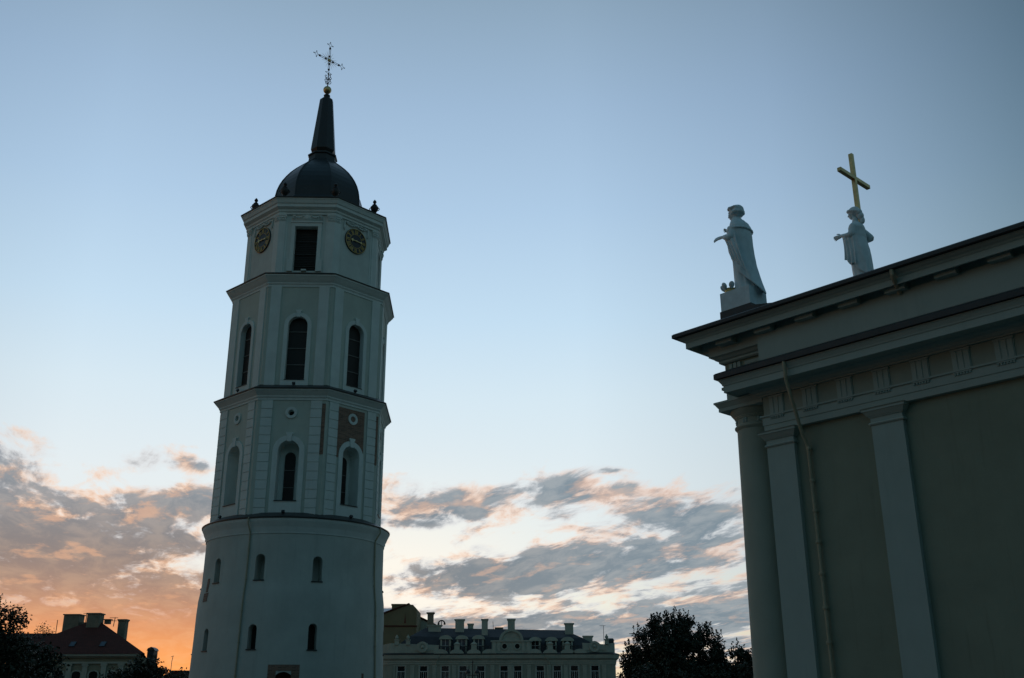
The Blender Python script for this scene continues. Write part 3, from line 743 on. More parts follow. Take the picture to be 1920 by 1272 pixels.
# columns of the portico
def column(x, y):
    q = MB(); q.M = T(x, y, 0)
    q.lathe([(1.45, 0), (1.45, .35), (1.32, .4), (1.38, .55), (1.2, .75), (1.12, .85), (1.11, 2), (1.09, 5), (1.04, 9), (.99, 12), (.95, 14.85)], 40); c_ = obj('column', q, 'column', cath, 'auto')
    q = MB(); q.M = T(x, y, 0)
    q.lathe([(.94, 14.8), (1.0, 14.86), (1.06, 14.93), (1.06, 15.0), (.98, 15.06), (.95, 15.1), (.95, 15.36), (1.0, 15.38), (1.0, 15.43), (1.04, 15.45), (1.04, 15.49), (1.1, 15.55), (1.2, 15.68), (1.24, 15.80), (1.1, 15.81)], 40)
    cp = obj('capital', q, 'column', c_, 'auto')
    q = MB(); q.M = T(x, y, 0)
    for a, b, z0, z1 in ((1.28, 1.28, 15.812, 16.0), (1.30, 1.42, 16.0, 16.2), (1.45, 1.45, 16.2, 16.295)): q.taper(-a, a, -a, a, z0, z1, b / a)
    obj('abacus', q, 'cath_trim', c_)
    for an in (0, 1, 2, 3, 4, 5, 6, 7):
        q = MB(); q.M = T(x, y, 15.23) @ RZ(an * pi / 4) @ T(0, -.95, 0)
        for k in range(4): q.ball((.085 * cos(k * pi / 2 + .8), -.01, .085 * sin(k * pi / 2 + .8)), .075, 5, 1, .6, 1)
        q.ball((0, -.04, 0), .04, 5); obj('rosette', q, 'cath_trim', c_, True)
for i in range(6): column(-1.3, 1.25 + i * 4.78)
# rain pipes
q = MB(); q.tube([(2.28, -1.52, 16.98), (2.30, -1.52, 16.55), (2.22, -1.36, 16.05), (2.14, -.30, 13.75), (2.14, -.02, 13.35), (2.16, .06, 13.1), (2.18, .08, 8), (2.2, .08, .2)], .085, 10)
dp_ = obj('drain_pipe', q, 'pipe', cath, 'auto')
for z in (13.1, 11.6, 10.22, 8.83, 7.43, 5.95, 4.49, 3.0):
    q = MB(); q.M = T(2.18, .08, z); q.lathe([(.12, -.07), (.135, 0), (.12, .07)], 12); q.box(-.02, .02, 0, .2, -.02, .02); obj('pipe_collar', q, 'pipe', dp_)
q = MB(); q.tube([(8.1, -1.7, 19.75), (8.1, -1.68, 19.42), (8.06, -1.5, 19.25), (7.9, -.85, 18.98), (7.9, -.74, 18.85)], .1, 10); obj('drain_spout', q, 'pipe', cath, 'auto')
# tin-clad step under the corner statue
q = MB(); q.box(-2.16, -.25, .12, 2.0, 19.7, 21.12); q.add([(-.245, .12, 20.98), (2.2, .12, 20.5), (2.2, .12, 19.9), (-.245, .12, 19.9), (-.245, 1.6, 20.98), (2.2, 1.6, 20.5), (2.2, 1.6, 19.9), (-.245, 1.6, 19.9)], [(0, 1, 2, 3), (4, 5, 6, 7), (0, 1, 5, 4), (1, 2, 6, 5)]); obj('statue_base', q, 'tin', cath)
q = MB(); q.box(-1.2, .0, ym - .9, ym + .9, 24.3, 25.98); obj('statue_base', q, 'tin', cath)

# ------------------------------------------------------------------ statues
def interp(tab, z):
    if z <= tab[0][0]: return tab[0][1:]
    for a, b in zip(tab, tab[1:]):
        if z <= b[0]:
            t = (z - a[0]) / (b[0] - a[0]); t = t * t * (3 - 2 * t) * .5 + t * .5
            return tuple(p + (q_ - p) * t for p, q_ in zip(a[1:], b[1:]))
    return tab[-1][1:]
def loft(q, tab, n=56, dz=.06, fold=None):
    z0, z1 = tab[0][0], tab[-1][0]; N = int((z1 - z0) / dz) + 1; v = []; f = []
    for i in range(N + 1):
        z = z0 + (z1 - z0) * i / N; xb, xf, hy = interp(tab, z); cx, rx = (xb + xf) / 2, (xf - xb) / 2
        for k in range(n):
            t = 2 * pi * k / n; d = 1 + (fold(t, z) if fold else 0)
            v.append((cx + rx * cos(t) * d, hy * sin(t) * d, z))
    for i in range(N):
        for k in range(n):
            j = (k + 1) % n; f.append((i * n + k, i * n + j, (i + 1) * n + j, (i + 1) * n + k))
    f += [tuple(range(n - 1, -1, -1)), tuple(N * n + k for k in range(n))]
    return q.add(v, f)
def limb(q, pts, n=12):       # tapering limb through [(point, radius)]
    P = [Vector(p) for p, r in pts]; rr = [r for p, r in pts]; PP = []; RR = []
    for i in range(len(P) - 1):
        for k in range(6): t = k / 6; PP.append(P[i].lerp(P[i + 1], t)); RR.append(rr[i] + (rr[i + 1] - rr[i]) * t)
    PP.append(P[-1]); RR.append(rr[-1])
    for _ in range(2): PP = [PP[0]] + [(PP[i - 1] + PP[i] * 2 + PP[i + 1]) / 4 for i in range(1, len(PP) - 1)] + [PP[-1]]
    v = []; f = []; L = len(PP)
    for i, p in enumerate(PP):
        t = (PP[min(i + 1, L - 1)] - PP[max(0, i - 1)]).normalized()
        a = t.orthogonal().normalized() if i == 0 else (a - t * a.dot(t)).normalized(); b = t.cross(a)
        for k in range(n): w = 2 * pi * k / n; v.append(tuple(p + (a * cos(w) + b * sin(w)) * RR[i]))
    for i in range(L - 1):
        for k in range(n): j = (k + 1) % n; f.append((i * n + k, i * n + j, (i + 1) * n + j, (i + 1) * n + k))
    f += [tuple(range(n - 1, -1, -1)), tuple((L - 1) * n + k for k in range(n))]
    q.add(v, f)
    q.ball(PP[0], RR[0], 6); q.ball(PP[-1], RR[-1], 6)
def hand(q, M, s=1.0, curl=.25, mirror=1):
    """open hand: wrist at the origin, fingers along +x, palm facing -z, thumb towards mirror*y"""
    M0 = q.M; q.M = M0 @ M @ Matrix.Scale(s, 4)
    q.ball((.13, 0, 0), .1, 8, 1.35, .95, .45); q.ball((.04, 0, 0), .075, 6, 1.3, .9, .7)
    for i, (y, L, sp) in enumerate(((.075, .20, .10), (.027, .225, .03), (-.022, .21, -.05), (-.068, .165, -.16))):
        y *= mirror; sp *= mirror; c_ = curl * (1 + .35 * i)
        p = Vector((.21, y, .0)); pts = [(tuple(p), .031)]
        a = .05
        for j, fr in enumerate((.45, .32, .25)):
            a += c_ * (.5 if j == 0 else .9)
            p = p + Vector((cos(a) * L * fr, sp * L * fr, -sin(a) * L * fr)); pts.append((tuple(p), .028 - .004 * j))
        limb(q, [((.10, y * .8, 0), .032)] + pts, 8)
    limb(q, [((.05, .05 * mirror, -.01), .04), ((.12, .125 * mirror, -.05), .034), ((.19, .165 * mirror, -.075), .029), ((.25, .175 * mirror, -.085), .024)], 8)
    q.M = M0
def head(q, c, s=1.0, yaw=0.0, pitch=0.0):
    M0 = q.M; q.M = M0 @ T(*c) @ RZ(yaw) @ Matrix.Rotation(pitch, 4, 'Y') @ Matrix.Scale(s, 4)
    q.ball((-.03, 0, .07), .30, 12, 1.08, .86, 1.0)           # skull
    q.ball((.09, 0, -.09), .23, 10, .95, .84, 1.15)          # face
    q.ball((.17, 0, -.28), .095, 8, 1.0, 1.1, .8)             # chin
    limb(q, [((.285, 0, .06), .035), ((.345, 0, -.07), .05)], 8); q.ball((.36, 0, -.085), .042, 6); [q.ball((.32, s_ * .035, -.085), .035, 6) for s_ in (-1, 1)]
    for s_ in (-1, 1):
        limb(q, [((.285, s_ * .04, .085), .032), ((.22, s_ * .17, .07), .035)], 6)      # brows
        q.ball((.265, s_ * .095, .015), .042, 6, .8, 1.2, .7)                           # eyes
        q.ball((.19, s_ * .14, -.09), .09, 6)                                           # cheeks
        q.ball((-.02, s_ * .255, -.02), .075, 6, 1, .4, 1.3)                            # ears
    limb(q, [((.275, -.06, -.175), .026), ((.305, 0, -.168), .03), ((.275, .06, -.175), .026)], 6)
    limb(q, [((.265, -.045, -.215), .025), ((.29, 0, -.215), .032), ((.265, .045, -.215), .025)], 6)
    q.M = M0
def remesh(q, name, vox, smooth=2):
    o = bpy.data.objects.new(name, q.mesh(name)); COL.objects.link(o)
    md = o.modifiers.new('r', 'REMESH'); md.mode = 'VOXEL'; md.voxel_size = vox; md.use_smooth_shade = True
    if smooth: ms = o.modifiers.new('s', 'SMOOTH'); ms.iterations = smooth; ms.factor = .5
    me = evaluated(o, name); bpy.data.objects.remove(o); me.name = name
    for p in me.polygons: p.use_smooth = True
    return me
def sheet(grid, th, name, mt, parent):
    """cloth from a grid of points, thickened and rounded"""
    nu, nv = len(grid), len(grid[0])
    q = MB(); q.add([tuple(p) for row in grid for p in row], [(i * nv + j, i * nv + j + 1, (i + 1) * nv + j + 1, (i + 1) * nv + j) for i in range(nu - 1) for j in range(nv - 1)])
    o = bpy.data.objects.new(name, q.mesh(name)); COL.objects.link(o)
    a = o.modifiers.new('s', 'SOLIDIFY'); a.thickness = th; a.offset = 0
    b = o.modifiers.new('d', 'SUBSURF'); b.levels = 1
    me = evaluated(o, name); bpy.data.objects.remove(o)
    for p in me.polygons: p.use_smooth = True
    return link(name, me, mt, parent)
ST = Matrix((-EX, NO, Vector((0, 0, 1)))).transposed().to_4x4()     # a statue faces west: x forwards, y to its left (south)
def station(s, off, z): M = ST.copy(); M.translation = C0 + EX * s + NO * off + Vector((0, 0, z)); return M
def foldf(amp, k, seed):
    def f(t, z):
        w = mnoise.noise(Vector((cos(t) * 2.2, sin(t) * 2.2, z * .35 + seed)))
        return amp * sin(k * t + 2.5 * w + .35 * z) * (.55 + .45 * mnoise.noise(Vector((t, z * .5, seed + 5)))) + .03 * w
    return f

# --- statue at the corner: man in a long cloak and cap, one hand held out
stA = empty('statue', 'white statue of a robed man in a cap on the square pedestal, one hand out', 'statue')
stA.matrix_world = station(-1.0, -.95, 22.16)
gown = [(.0, -.62, .54, .60), (.4, -.60, .53, .60), (.9, -.58, .55, .59), (1.5, -.52, .56, .58), (2.1, -.46, .58, .57), (2.7, -.42, .54, .58), (3.1, -.40, .50, .60), (3.45, -.36, .50, .64), (3.65, -.28, .50, .60), (3.85, -.14, .48, .42), (4.02, .0, .50, .26), (4.15, .06, .46, .20), (4.45, .10, .42, .18)]
q = MB(); loft(q, gown, 56, .06, lambda t, z: foldf(.055, 9, 1.0)(t, z) if z < 3.3 else 0)
head(q, (.33, 0, 4.62), 1.04, 0, .05)
limb(q, [((.10, .50, 3.52), .23), ((.18, .76, 2.90), .21), ((.40, .74, 2.98), .18), ((.66, .64, 3.14), .125), ((.74, .63, 3.17), .088)])
limb(q, [((.10, -.50, 3.52), .23), ((.32, -.74, 2.98), .20), ((.66, -.40, 3.25), .15), ((.80, -.22, 3.52), .09)])
hand(q, T(.73, .62, 3.18) @ Matrix.Rotation(R(-3), 4, 'Y') @ Matrix.Rotation(R(-55), 4, 'X'), 1.5, .10, -1)
hand(q, T(.80, -.2, 3.55) @ RZ(R(40)) @ Matrix.Rotation(R(-60), 4, 'Y'), 1.25, .3, 1)
for s_ in (-1, 1): q.ball((.52, s_ * .26, .06), .14, 6, 1.8, .8, .7)
link('body', remesh(q, 'body', .024, 2), 'statue', stA)
q = MB(); q.ball((.22, 0, 4.84), .35, 12, 1.05, .95, .62); q.ball((.08, 0, 4.70), .34, 10, .9, 1.0, 1.0)
for i in range(20):
    t = 2 * pi * i / 20; q.ball((.24 + .37 * cos(t), .31 * sin(t), 4.88 + .04 * cos(t) - .03 * sin(i * 2.1) ** 2), .085, 6)
for i in range(9): t = R(100 + 20 * i); q.ball((.22 + .36 * cos(t), .34 * sin(t), 4.56 + .03 * (i % 2)), .12, 6)
link('hair_and_cap', remesh(q, 'hair', .024, 2), 'statue', stA)
def cloak_grid(tab, th0, th1, ztop, zbot, grow, seed, amp, nu=70, nv=60, flare=None):
    g_ = []; ff = foldf(amp, 11, seed)
    for i in range(nu + 1):
        t = th0 + (th1 - th0) * i / nu; row = []; zb = zbot(t)
        for j in range(nv + 1):
            z = ztop + (zb - ztop) * j / nv
            xb, xf, hy = interp(tab, z); cx, rx = (xb + xf) / 2, (xf - xb) / 2
            dd = 1 + grow + ff(t, z) * (.25 + .75 * j / nv)
            p = Vector((cx + rx * cos(t) * dd, hy * sin(t) * dd, z))
            if flare: p += flare(t, z)
            row.append(p)
        g_.append(row)
    return g_
def zb_A(t):       # lower edge of the cloak: short in front, sweeping down to the hem behind
    d = math.degrees(t)
    tab = [(12, 2.55), (40, 2.25), (70, 1.5), (100, .85), (130, .35), (160, -.1), (180, -.42), (215, -.30), (250, .2), (300, .8)]
    for (a, za), (b, zb) in zip(tab, tab[1:]):
        if d <= b: u = max(0, (d - a) / (b - a)); return za + (zb - za) * u
    return tab[-1][1]
def flare_A(t, z):
    back = max(0, -cos(t)); lo = max(0, 1.5 - z); side = max(0, sin(t))
    arm = math.exp(-((z - 3.0) / .75) ** 2) * max(0, cos(t - R(38))) ** 3
    return Vector((-.14 * back * lo ** 1.6 + .06 * arm, .04 * side * lo + .16 * arm, 0))
sheet(cloak_grid(gown, R(8), R(305), 3.62, zb_A, .13, 3.0, .05, flare=flare_A), .05, 'cloak', 'statue', stA)
gc = [[None]]
cape = [(3.42, -.47, .50, .72), (3.6, -.46, .52, .72), (3.82, -.38, .53, .62), (4.02, -.22, .52, .47), (4.18, -.06, .50, .33), (4.28, -.02, .46, .27)]
q = MB(); loft(q, cape, 48, .04, lambda t, z: .03 * sin(7 * t + 1) * (4.1 - z)); q2 = q
for i in range(24): t = 2 * pi * i / 24; q.ball((.02 + .49 * cos(t), .715 * sin(t), 3.44 + .08 * max(0, cos(t))), .085, 6)
link('shoulder_cape', remesh(q, 'cape', .03, 3), 'statue', stA)
# mantle end thrown over the outstretched arm, hanging to the hip
g_ = []
for i in range(41):
    u = i / 40; row = []
    A = Vector((.0 + .70 * u, .66 + .14 * sin(pi * u) - .02 * u, 3.52 - .40 * sin(pi * min(1, u * 1.1)) * (1 - u) - .34 * u))
    B = Vector((-.66 + 1.00 * u, .74 - .10 * u, .62 + 1.15 * u ** .8))
    for j in range(31):
        w = j / 30; p = A.lerp(B, w); bow = sin(pi * w)
        p += Vector((-.10 * bow * u, .055 * sin(u * 21 + 2.2 * w) * (.3 + w * .7) + .10 * bow * (1 - .5 * u), 0))
        row.append(p)
    g_.append(row)
sheet(g_, .06, 'mantle_end', 'statue', stA)
q = MB(); q.box(-.66, 1.12, -.78, .76, -1.04, -.01); q.box(-.62, 1.08, -.74, .72, -.012, .003); obj('pedestal', q, 'statue', stA)

# --- gilt crown lying on the pedestal
cw = empty('crown', 'small gilt crown with grey rounded leaves lying on the statue pedestal', 'crown')
cw.matrix_world = station(-1.70, -.55, 22.165)
q = MB(); q.lathe([(.27, 0), (.29, .02), (.29, .16), (.31, .18), (.31, .22), (.26, .22), (.26, .03), (.0001, .03)], 24); obj('crown_band', q, 'goldpaint', cw, 'auto')
for k in range(6):
    a = k * pi / 3 + .3
    q = MB(); q.M = RZ(a) @ T(.30, 0, .16) @ Matrix.Rotation(R(28), 4, 'Y'); q.ball((0, 0, .2), .15, 8, .7, 1, 1.25); q.tube([(0, 0, 0), (0, 0, .12)], .05, 6); obj('crown_leaf', q, 'statue', cw, True)

# --- statue on the gable top: woman with one arm out and the great cross behind her
stB = empty('statue', 'white statue of a draped figure with one arm out, beneath the tall gold cross', 'statue')
stB.matrix_world = station(-.6, -13.0, 26.0)
robe = [(.0, -.58, .60, .52), (.5, -.56, .58, .52), (1.0, -.55, .60, .54), (1.6, -.52, .62, .58), (2.1, -.48, .60, .62), (2.5, -.42, .56, .60), (2.9, -.36, .50, .54), (3.3, -.40, .50, .60), (3.6, -.44, .48, .64), (3.78, -.40, .44, .56), (3.95, -.26, .34, .34), (4.1, -.14, .24, .2), (4.4, -.10, .18, .17)]
q = MB(); loft(q, robe, 56, .06, lambda t, z: foldf(.05, 8, 11.0)(t, z) if z < 3.0 else 0)
head(q, (.10, 0, 4.70), 1.02, R(4), .06)
limb(q, [((-.02, .52, 3.62), .22), ((.06, .72, 3.02), .21), ((.34, .70, 3.04), .18), ((.70, .64, 3.18), .11)])
limb(q, [((-.05, -.52, 3.62), .21), ((-.55, -.72, 3.0), .17), ((-.15, -.78, 2.98), .14), ((.05, -.72, 3.2), .10)])
hand(q, T(.72, .62, 3.18) @ Matrix.Rotation(R(2), 4, 'Y') @ Matrix.Rotation(R(-100), 4, 'X'), 1.4, .14, -1)
hand(q, T(.05, -.7, 3.22) @ Matrix.Rotation(R(-70), 4, 'Y'), 1.2, .7, 1)
for s_ in (-1, 1): q.ball((.56, s_ * .24, .06), .13, 6, 1.8, .8, .7)
link('body', remesh(q, 'body', .024, 2), 'statue', stB)
q = MB(); q.ball((.04, 0, 4.80), .35, 12, 1.05, .95, .92); q.ball((-.22, 0, 4.66), .24, 10); q.ball((-.30, -.06, 4.42), .21, 10, 1, 1, 1.2); q.ball((-.36, -.12, 4.12), .17, 8, .9, .9, 1.5)
for i in range(16): t = 2 * pi * i / 16; q.ball((.06 + .36 * cos(t), .31 * sin(t), 4.78 + .1 * cos(t)), .10, 6)
link('hair', remesh(q, 'hair', .024, 2), 'statue', stB)
def zb_B(t):
    d = math.degrees(t); tab = [(10, 2.2), (45, 1.5), (80, .9), (120, .5), (160, .35), (220, .5), (300, 1.2)]
    for (a, za), (b, zb) in zip(tab, tab[1:]):
        if d <= b: u = max(0, (d - a) / (b - a)); return za + (zb - za) * u
    return tab[-1][1]
sheet(cloak_grid(robe, R(12), R(290), 3.15, zb_B, .12, 21.0, .055, flare=lambda t, z: Vector((.20 * math.exp(-((z - 2.9) / .5) ** 2) * max(0, cos(t - R(45))) ** 3, .1 * math.exp(-((z - 2.9) / .5) ** 2) * max(0, sin(t)), 0))), .05, 'mantle', 'statue', stB)
g_ = []
for i in range(31):                                      # mantle end hanging from the forearm
    u = i / 30; row = []
    A = Vector((-.05 + .74 * u, .68 + .10 * sin(pi * u), 3.16 + .03 * u)); B = Vector((-.05 + .74 * u, .70 - .04 * u, .95 + .5 * u + .12 * sin(u * 9)))
    for j in range(25):
        w = j / 24; row.append(A.lerp(B, w) + Vector((-.05 * sin(pi * w), .07 * sin(u * 19 + w) * (.3 + .7 * w), 0)))
    g_.append(row)
sheet(g_, .06, 'hanging_cloth', 'statue', stB)
q = MB(); q.taper(-.6, .62, -.55, .55, -.0, .05, .97); obj('plinth', q, 'statue', stB)

# --- gilt cross beside the statue
gx = empty('cross', 'tall plain gold cross rising above the head of the draped statue', 'cross')
gx.matrix_world = station(-.68, -13.62, 26.0)
q = MB(); q.box(-.13, .13, -.13, .13, 0, 9.12); obj('upright', q, 'gold', gx)
q = MB(); q.box(-.132, .132, -1.79, 1.79, 7.24, 7.50); obj('cross_arm', q, 'gold', gx)
for o in list(gx.children):
    md = o.modifiers.new('b', 'BEVEL'); md.width = .015; md.segments = 1
# ------------------------------------------------------------------ long stucco palace across the square
PY = 190.0
pal = empty('palace', 'long grey stucco palace with dormers, balustrades and five ridge chimneys between tower and trees', 'palace', (0, PY, 0))
XL, XR = -21.0, 16.4; RAD = 3.0
def pal_path(off, n=8):
    """plan outline of the street front with rounded corners, pushed out by off"""
    p = [(XL - RAD - off, 16.0)]
    for i in range(n + 1): a = pi + (pi / 2) * i / n; p.append((XL + (RAD + off) * cos(a), RAD + (RAD + off) * sin(a)))
    for i in range(n + 1): a = -pi / 2 + (pi / 2) * i / n; p.append((XR + (RAD * .6 + off) * cos(a), RAD * .6 + (RAD * .6 + off) * sin(a)))
    p.append((XR + RAD * .6 + off, 16.0)); return p
def pal_sweep(prof):
    q = MB(); rows = [[(x, y, z) for x, y in pal_path(o)] for o, z in prof]; n = len(rows[0]); v = [p for r_ in rows for p in r_]; f = []
    m_ = len(prof)
    for i in range(m_):
        i2 = (i + 1) % m_
        for k in range(n - 1): f.append((i * n + k, i * n + k + 1, i2 * n + k + 1, i2 * n + k))
    return q.add(v, f)
obj('wall', pal_sweep([(0, 0), (0, 10.4), (-.5, 10.4), (-.5, 0)]), 'palace', pal, 'auto')
obj('cornice', pal_sweep([(-.2, 9.95), (.12, 10.0), (.12, 10.25), (.2, 10.35), (.2, 10.6), (.35, 10.75), (.62, 10.95), (.66, 11.2), (.75, 11.45), (.75, 11.55), (-.2, 11.6)]), 'palace_trim', pal, 'auto')
obj('eave_roof', pal_sweep([(.6, 11.56), (.82, 11.56), (.84, 11.64), (-.1, 11.95), (-.4, 11.95)]), 'tin', pal, 'auto')
obj('string_course', pal_sweep([(-.1, 9.86), (.06, 9.88), (.06, 9.945), (-.1, 9.945)]), 'palace_trim', pal, 'auto')
q = MB()
for i in range(90):                                        # dentils under the cornice
    x = XL + (XR - XL) * (i + .5) / 90; q.box(x - .09, x + .09, -.21, -.11, 10.28, 10.5)
obj('dentil', q, 'palace_trim', pal)
def pal_window(x, z0=7.0, z1=9.72, hw=.69, back=0):
    q = MB(); q.box(x - hw - .22, x - hw, -.10, .05, z0 - .1, z1); q.box(x + hw, x + hw + .22, -.10, .05, z0 - .1, z1); q.box(x - hw - .28, x + hw + .28, -.14, .05, z1, z1 + .13); q.box(x - hw - .3, x + hw + .3, -.2, .05, z0 - .22, z0 - .1)
    fr = obj('window', q, 'palace_trim', pal)
    q = MB(); q.box(x - hw, x + hw, -.012, .02, z0 - .1, z1); obj('pane', q, 'glass', fr)
    q = MB(); zt = z0 + (z1 - z0) * .66
    q.box(x - hw, x + hw, -.06, -.014, zt - .05, zt + .05); q.box(x - .045, x + .045, -.058, -.014, z0 - .1, zt - .05)
    q.box(x - hw, x - hw + .07, -.056, -.014, z0 - .1, z1); q.box(x + hw - .07, x + hw, -.056, -.014, z0 - .1, z1); q.box(x - hw + .07, x + hw - .07, -.056, -.014, z1 - .07, z1)
    q.box(x - hw * .5 - .02, x - hw * .5 + .02, -.05, -.014, z0 - .1, zt - .05); q.box(x + hw * .5 - .02, x + hw * .5 + .02, -.05, -.014, z0 - .1, zt - .05)
    obj('sash', q, 'winframe', fr)
WX = [-19.65, -15.71, -11.92, -8.79, -5.68, -1.58, .81, 4.77, 7.76, 10.76, 14.37]
for x in WX: pal_window(x)
for x in WX: pal_window(x, 3.1, 5.4, .69)
for a, b in [(-22, -20.6)] + [((WX[i] + WX[i + 1]) / 2 - .32, (WX[i] + WX[i + 1]) / 2 + .32) for i in range(10)] + [(15.6, 16.3)]:
    q = MB(); zz = 6.6
    if a < -20.9: a, b = -20.95, -20.75
    q.box(a, b, -.07, .02, 6.6, 9.85)
    for i in range(8): q.box(a - .04, b + .04, -.12, -.05, 6.62 + .41 * i, 6.62 + .41 * i + .33)
    q.box(a - .06, b + .06, -.16, -.0, 9.6, 9.84)
    obj('pilaster', q, 'palace_trim', pal)
for x, sx in ((-15.7 + 2.0, 1), (4.77 + 1.5, -1)):
    q = MB(); q.tube([(x + .9 * sx, -.85, 11.5), (x + .2, -.3, 10.3), (x, -.12, 9.6), (x, -.12, .2)], .07, 6); obj('drain_pipe', q, 'palace_trim', pal)
# attic walls
def attic(x0, x1, name='parapet'):
    q = MB(); q.box(x0, x1, -.15, .35, 11.7, 13.55); q.box(x0 - .1, x1 + .1, -.25, .45, 13.55, 13.72); q.box(x0, x1, -.22, -.15, 11.9, 12.15)
    cx = (x0 + x1) / 2
    return q, cx
# rounded corner attics follow the plan
for nm, rng in (('l', range(0, 11)), ('r', range(9, 20))):
    q = MB(); P0 = pal_path(-.05); P1 = pal_path(-.55); idx = [i for i in range(len(P0))]
    pts0 = P0[:10] + [(-13.15, 0.05)] if nm == 'l' else [(12.3, .05)] + P0[10:]
    pts1 = P1[:10] + [(-13.15, .55)] if nm == 'l' else [(12.3, .55)] + P1[10:]
    n = len(pts0); v = []; f = []
    for (x, y), (x2, y2) in zip(pts0, pts1):
        w = 13.4 + .18 * sin(x * 1.1)
        v += [(x, y, 11.7), (x, y, w), (x2, y2, w), (x2, y2, 11.7)]
    for i in range(n - 1):
        for a_, b_ in ((0, 1), (1, 2), (2, 3)): f.append((i * 4 + a_, i * 4 + b_, i * 4 + 4 + b_, i * 4 + 4 + a_))
    f += [(0, 1, 2, 3), ((n - 1) * 4, (n - 1) * 4 + 1, (n - 1) * 4 + 2, (n - 1) * 4 + 3)]
    q.add(v, f); pp = obj('parapet', q, 'palace_trim', pal)
    cx = -16.0 if nm == 'l' else 14.4
    q = MB(); q.M = T(cx, -.05, 12.9)
    q.strip([(.55 * cos(t * pi / 10), .55 * sin(t * pi / 10)) for t in range(20)], [(.95 * cos(t * pi / 10), .95 * sin(t * pi / 10)) for t in range(20)], .3, -.25, True); q.prism([(.56 * cos(t * pi / 10), .56 * sin(t * pi / 10)) for t in range(20)], -.1, .25)
    q.prism([(-2.0, -.6), (-1.0, .2), (-.9, .6), (0, .95), (.9, .6), (1.0, .2), (2.0, -.6)], .0, .28)
    q.ball((0, -.1, 0), .3, 6); obj('medallion', q, 'palace_trim', pp)
    for x in ([-20.6, -18.6] if nm == 'l' else [16.6]):
        q = MB(); q.box(x - .35, x + .35, -.2, .5, 13.3, 14.05); q.box(x - .45, x + .45, -.3, .6, 14.05, 14.18); q.M = T(x, .1, 14.2); q.lathe([(.1, 0), (.3, .2), (.3, .45), (.12, .6), (.16, .7), (.02, .85)], 10); obj('vase_pier', q, 'palace_trim', pp)
# centre gable with round windows
q = MB(); q.box(-3.75, 3.25, -.2, .6, 11.7, 13.75); q.box(-3.95, 3.45, -.4, .7, 13.75, 14.0); q.box(-3.9, 3.4, -.3, .5, 11.75, 12.1)
cg = obj('centre_gable', q, 'palace_trim', pal)
q = MB(); q.prism([(2.0 * cos(pi * i / 14) - .3, 14.0 + 1.75 * sin(pi * i / 14)) for i in range(15)], -.1, .5); q.strip([(1.7 * cos(pi * i / 14) - .3, 14.0 + 1.5 * sin(pi * i / 14)) for i in range(15)], [(2.15 * cos(pi * i / 14) - .3, 14.0 + 1.92 * sin(pi * i / 14)) for i in range(15)], .3, -.35); obj('arched_top', q, 'palace_trim', cg)
for x in (-1.5, .75):
    q = MB(); q.M = T(x, -.2, 12.98); q.strip([(.42 * cos(t * pi / 10), .42 * sin(t * pi / 10)) for t in range(20)], [(.66 * cos(t * pi / 10), .66 * sin(t * pi / 10)) for t in range(20)], .05, -.15, True); w_ = obj('round_window', q, 'palace_trim', cg)
    q = MB(); q.M = T(x, -.2, 12.98); q.prism([(.42 * cos(t * pi / 10), .42 * sin(t * pi / 10)) for t in range(20)], -.03, .02); obj('pane', q, 'glass', w_)
for x in (-3.3, -2.5, 1.8, 2.7):
    q = MB(); q.box(x - .28, x + .28, -.32, -.18, 12.12, 13.7); obj('pilaster', q, 'palace_trim', cg)
# balustrade with piers and low curved gables
for x0, x1, piers in ((-13.1, -3.8, (-9.9, -6.9)), (3.4, 12.2, (6.55, 9.6))):
    q = MB(); q.box(x0, x1, -.1, .05, 12.95, 13.07)
    nb = int((x1 - x0) / .28)
    for i in range(nb): x = x0 + .28 * (i + .5); q.box(x - .04, x + .04, -.06, .02, 11.9, 12.95)
    obj('railing', q, 'iron', pal)
    for x in piers:
        q = MB(); q.box(x - .48, x + .48, -.35, .35, 11.7, 13.3); q.box(x - .58, x + .58, -.45, .45, 13.3, 13.45); q.taper(x - .5, x + .5, -.38, .38, 13.45, 13.75, .3); obj('pier', q, 'palace_trim', pal)
    for x in piers + ((x0 + x1) / 2 - 4.6 * 0 if False else x0 + .4,) + (x1 - .4,):
        q = MB(); q.prism([(1.25 * cos(pi * i / 10) + x, 11.75 + .75 * sin(pi * i / 10)) for i in range(11)], -.75, -.3); obj('scroll_gable', q, 'palace_trim', pal)
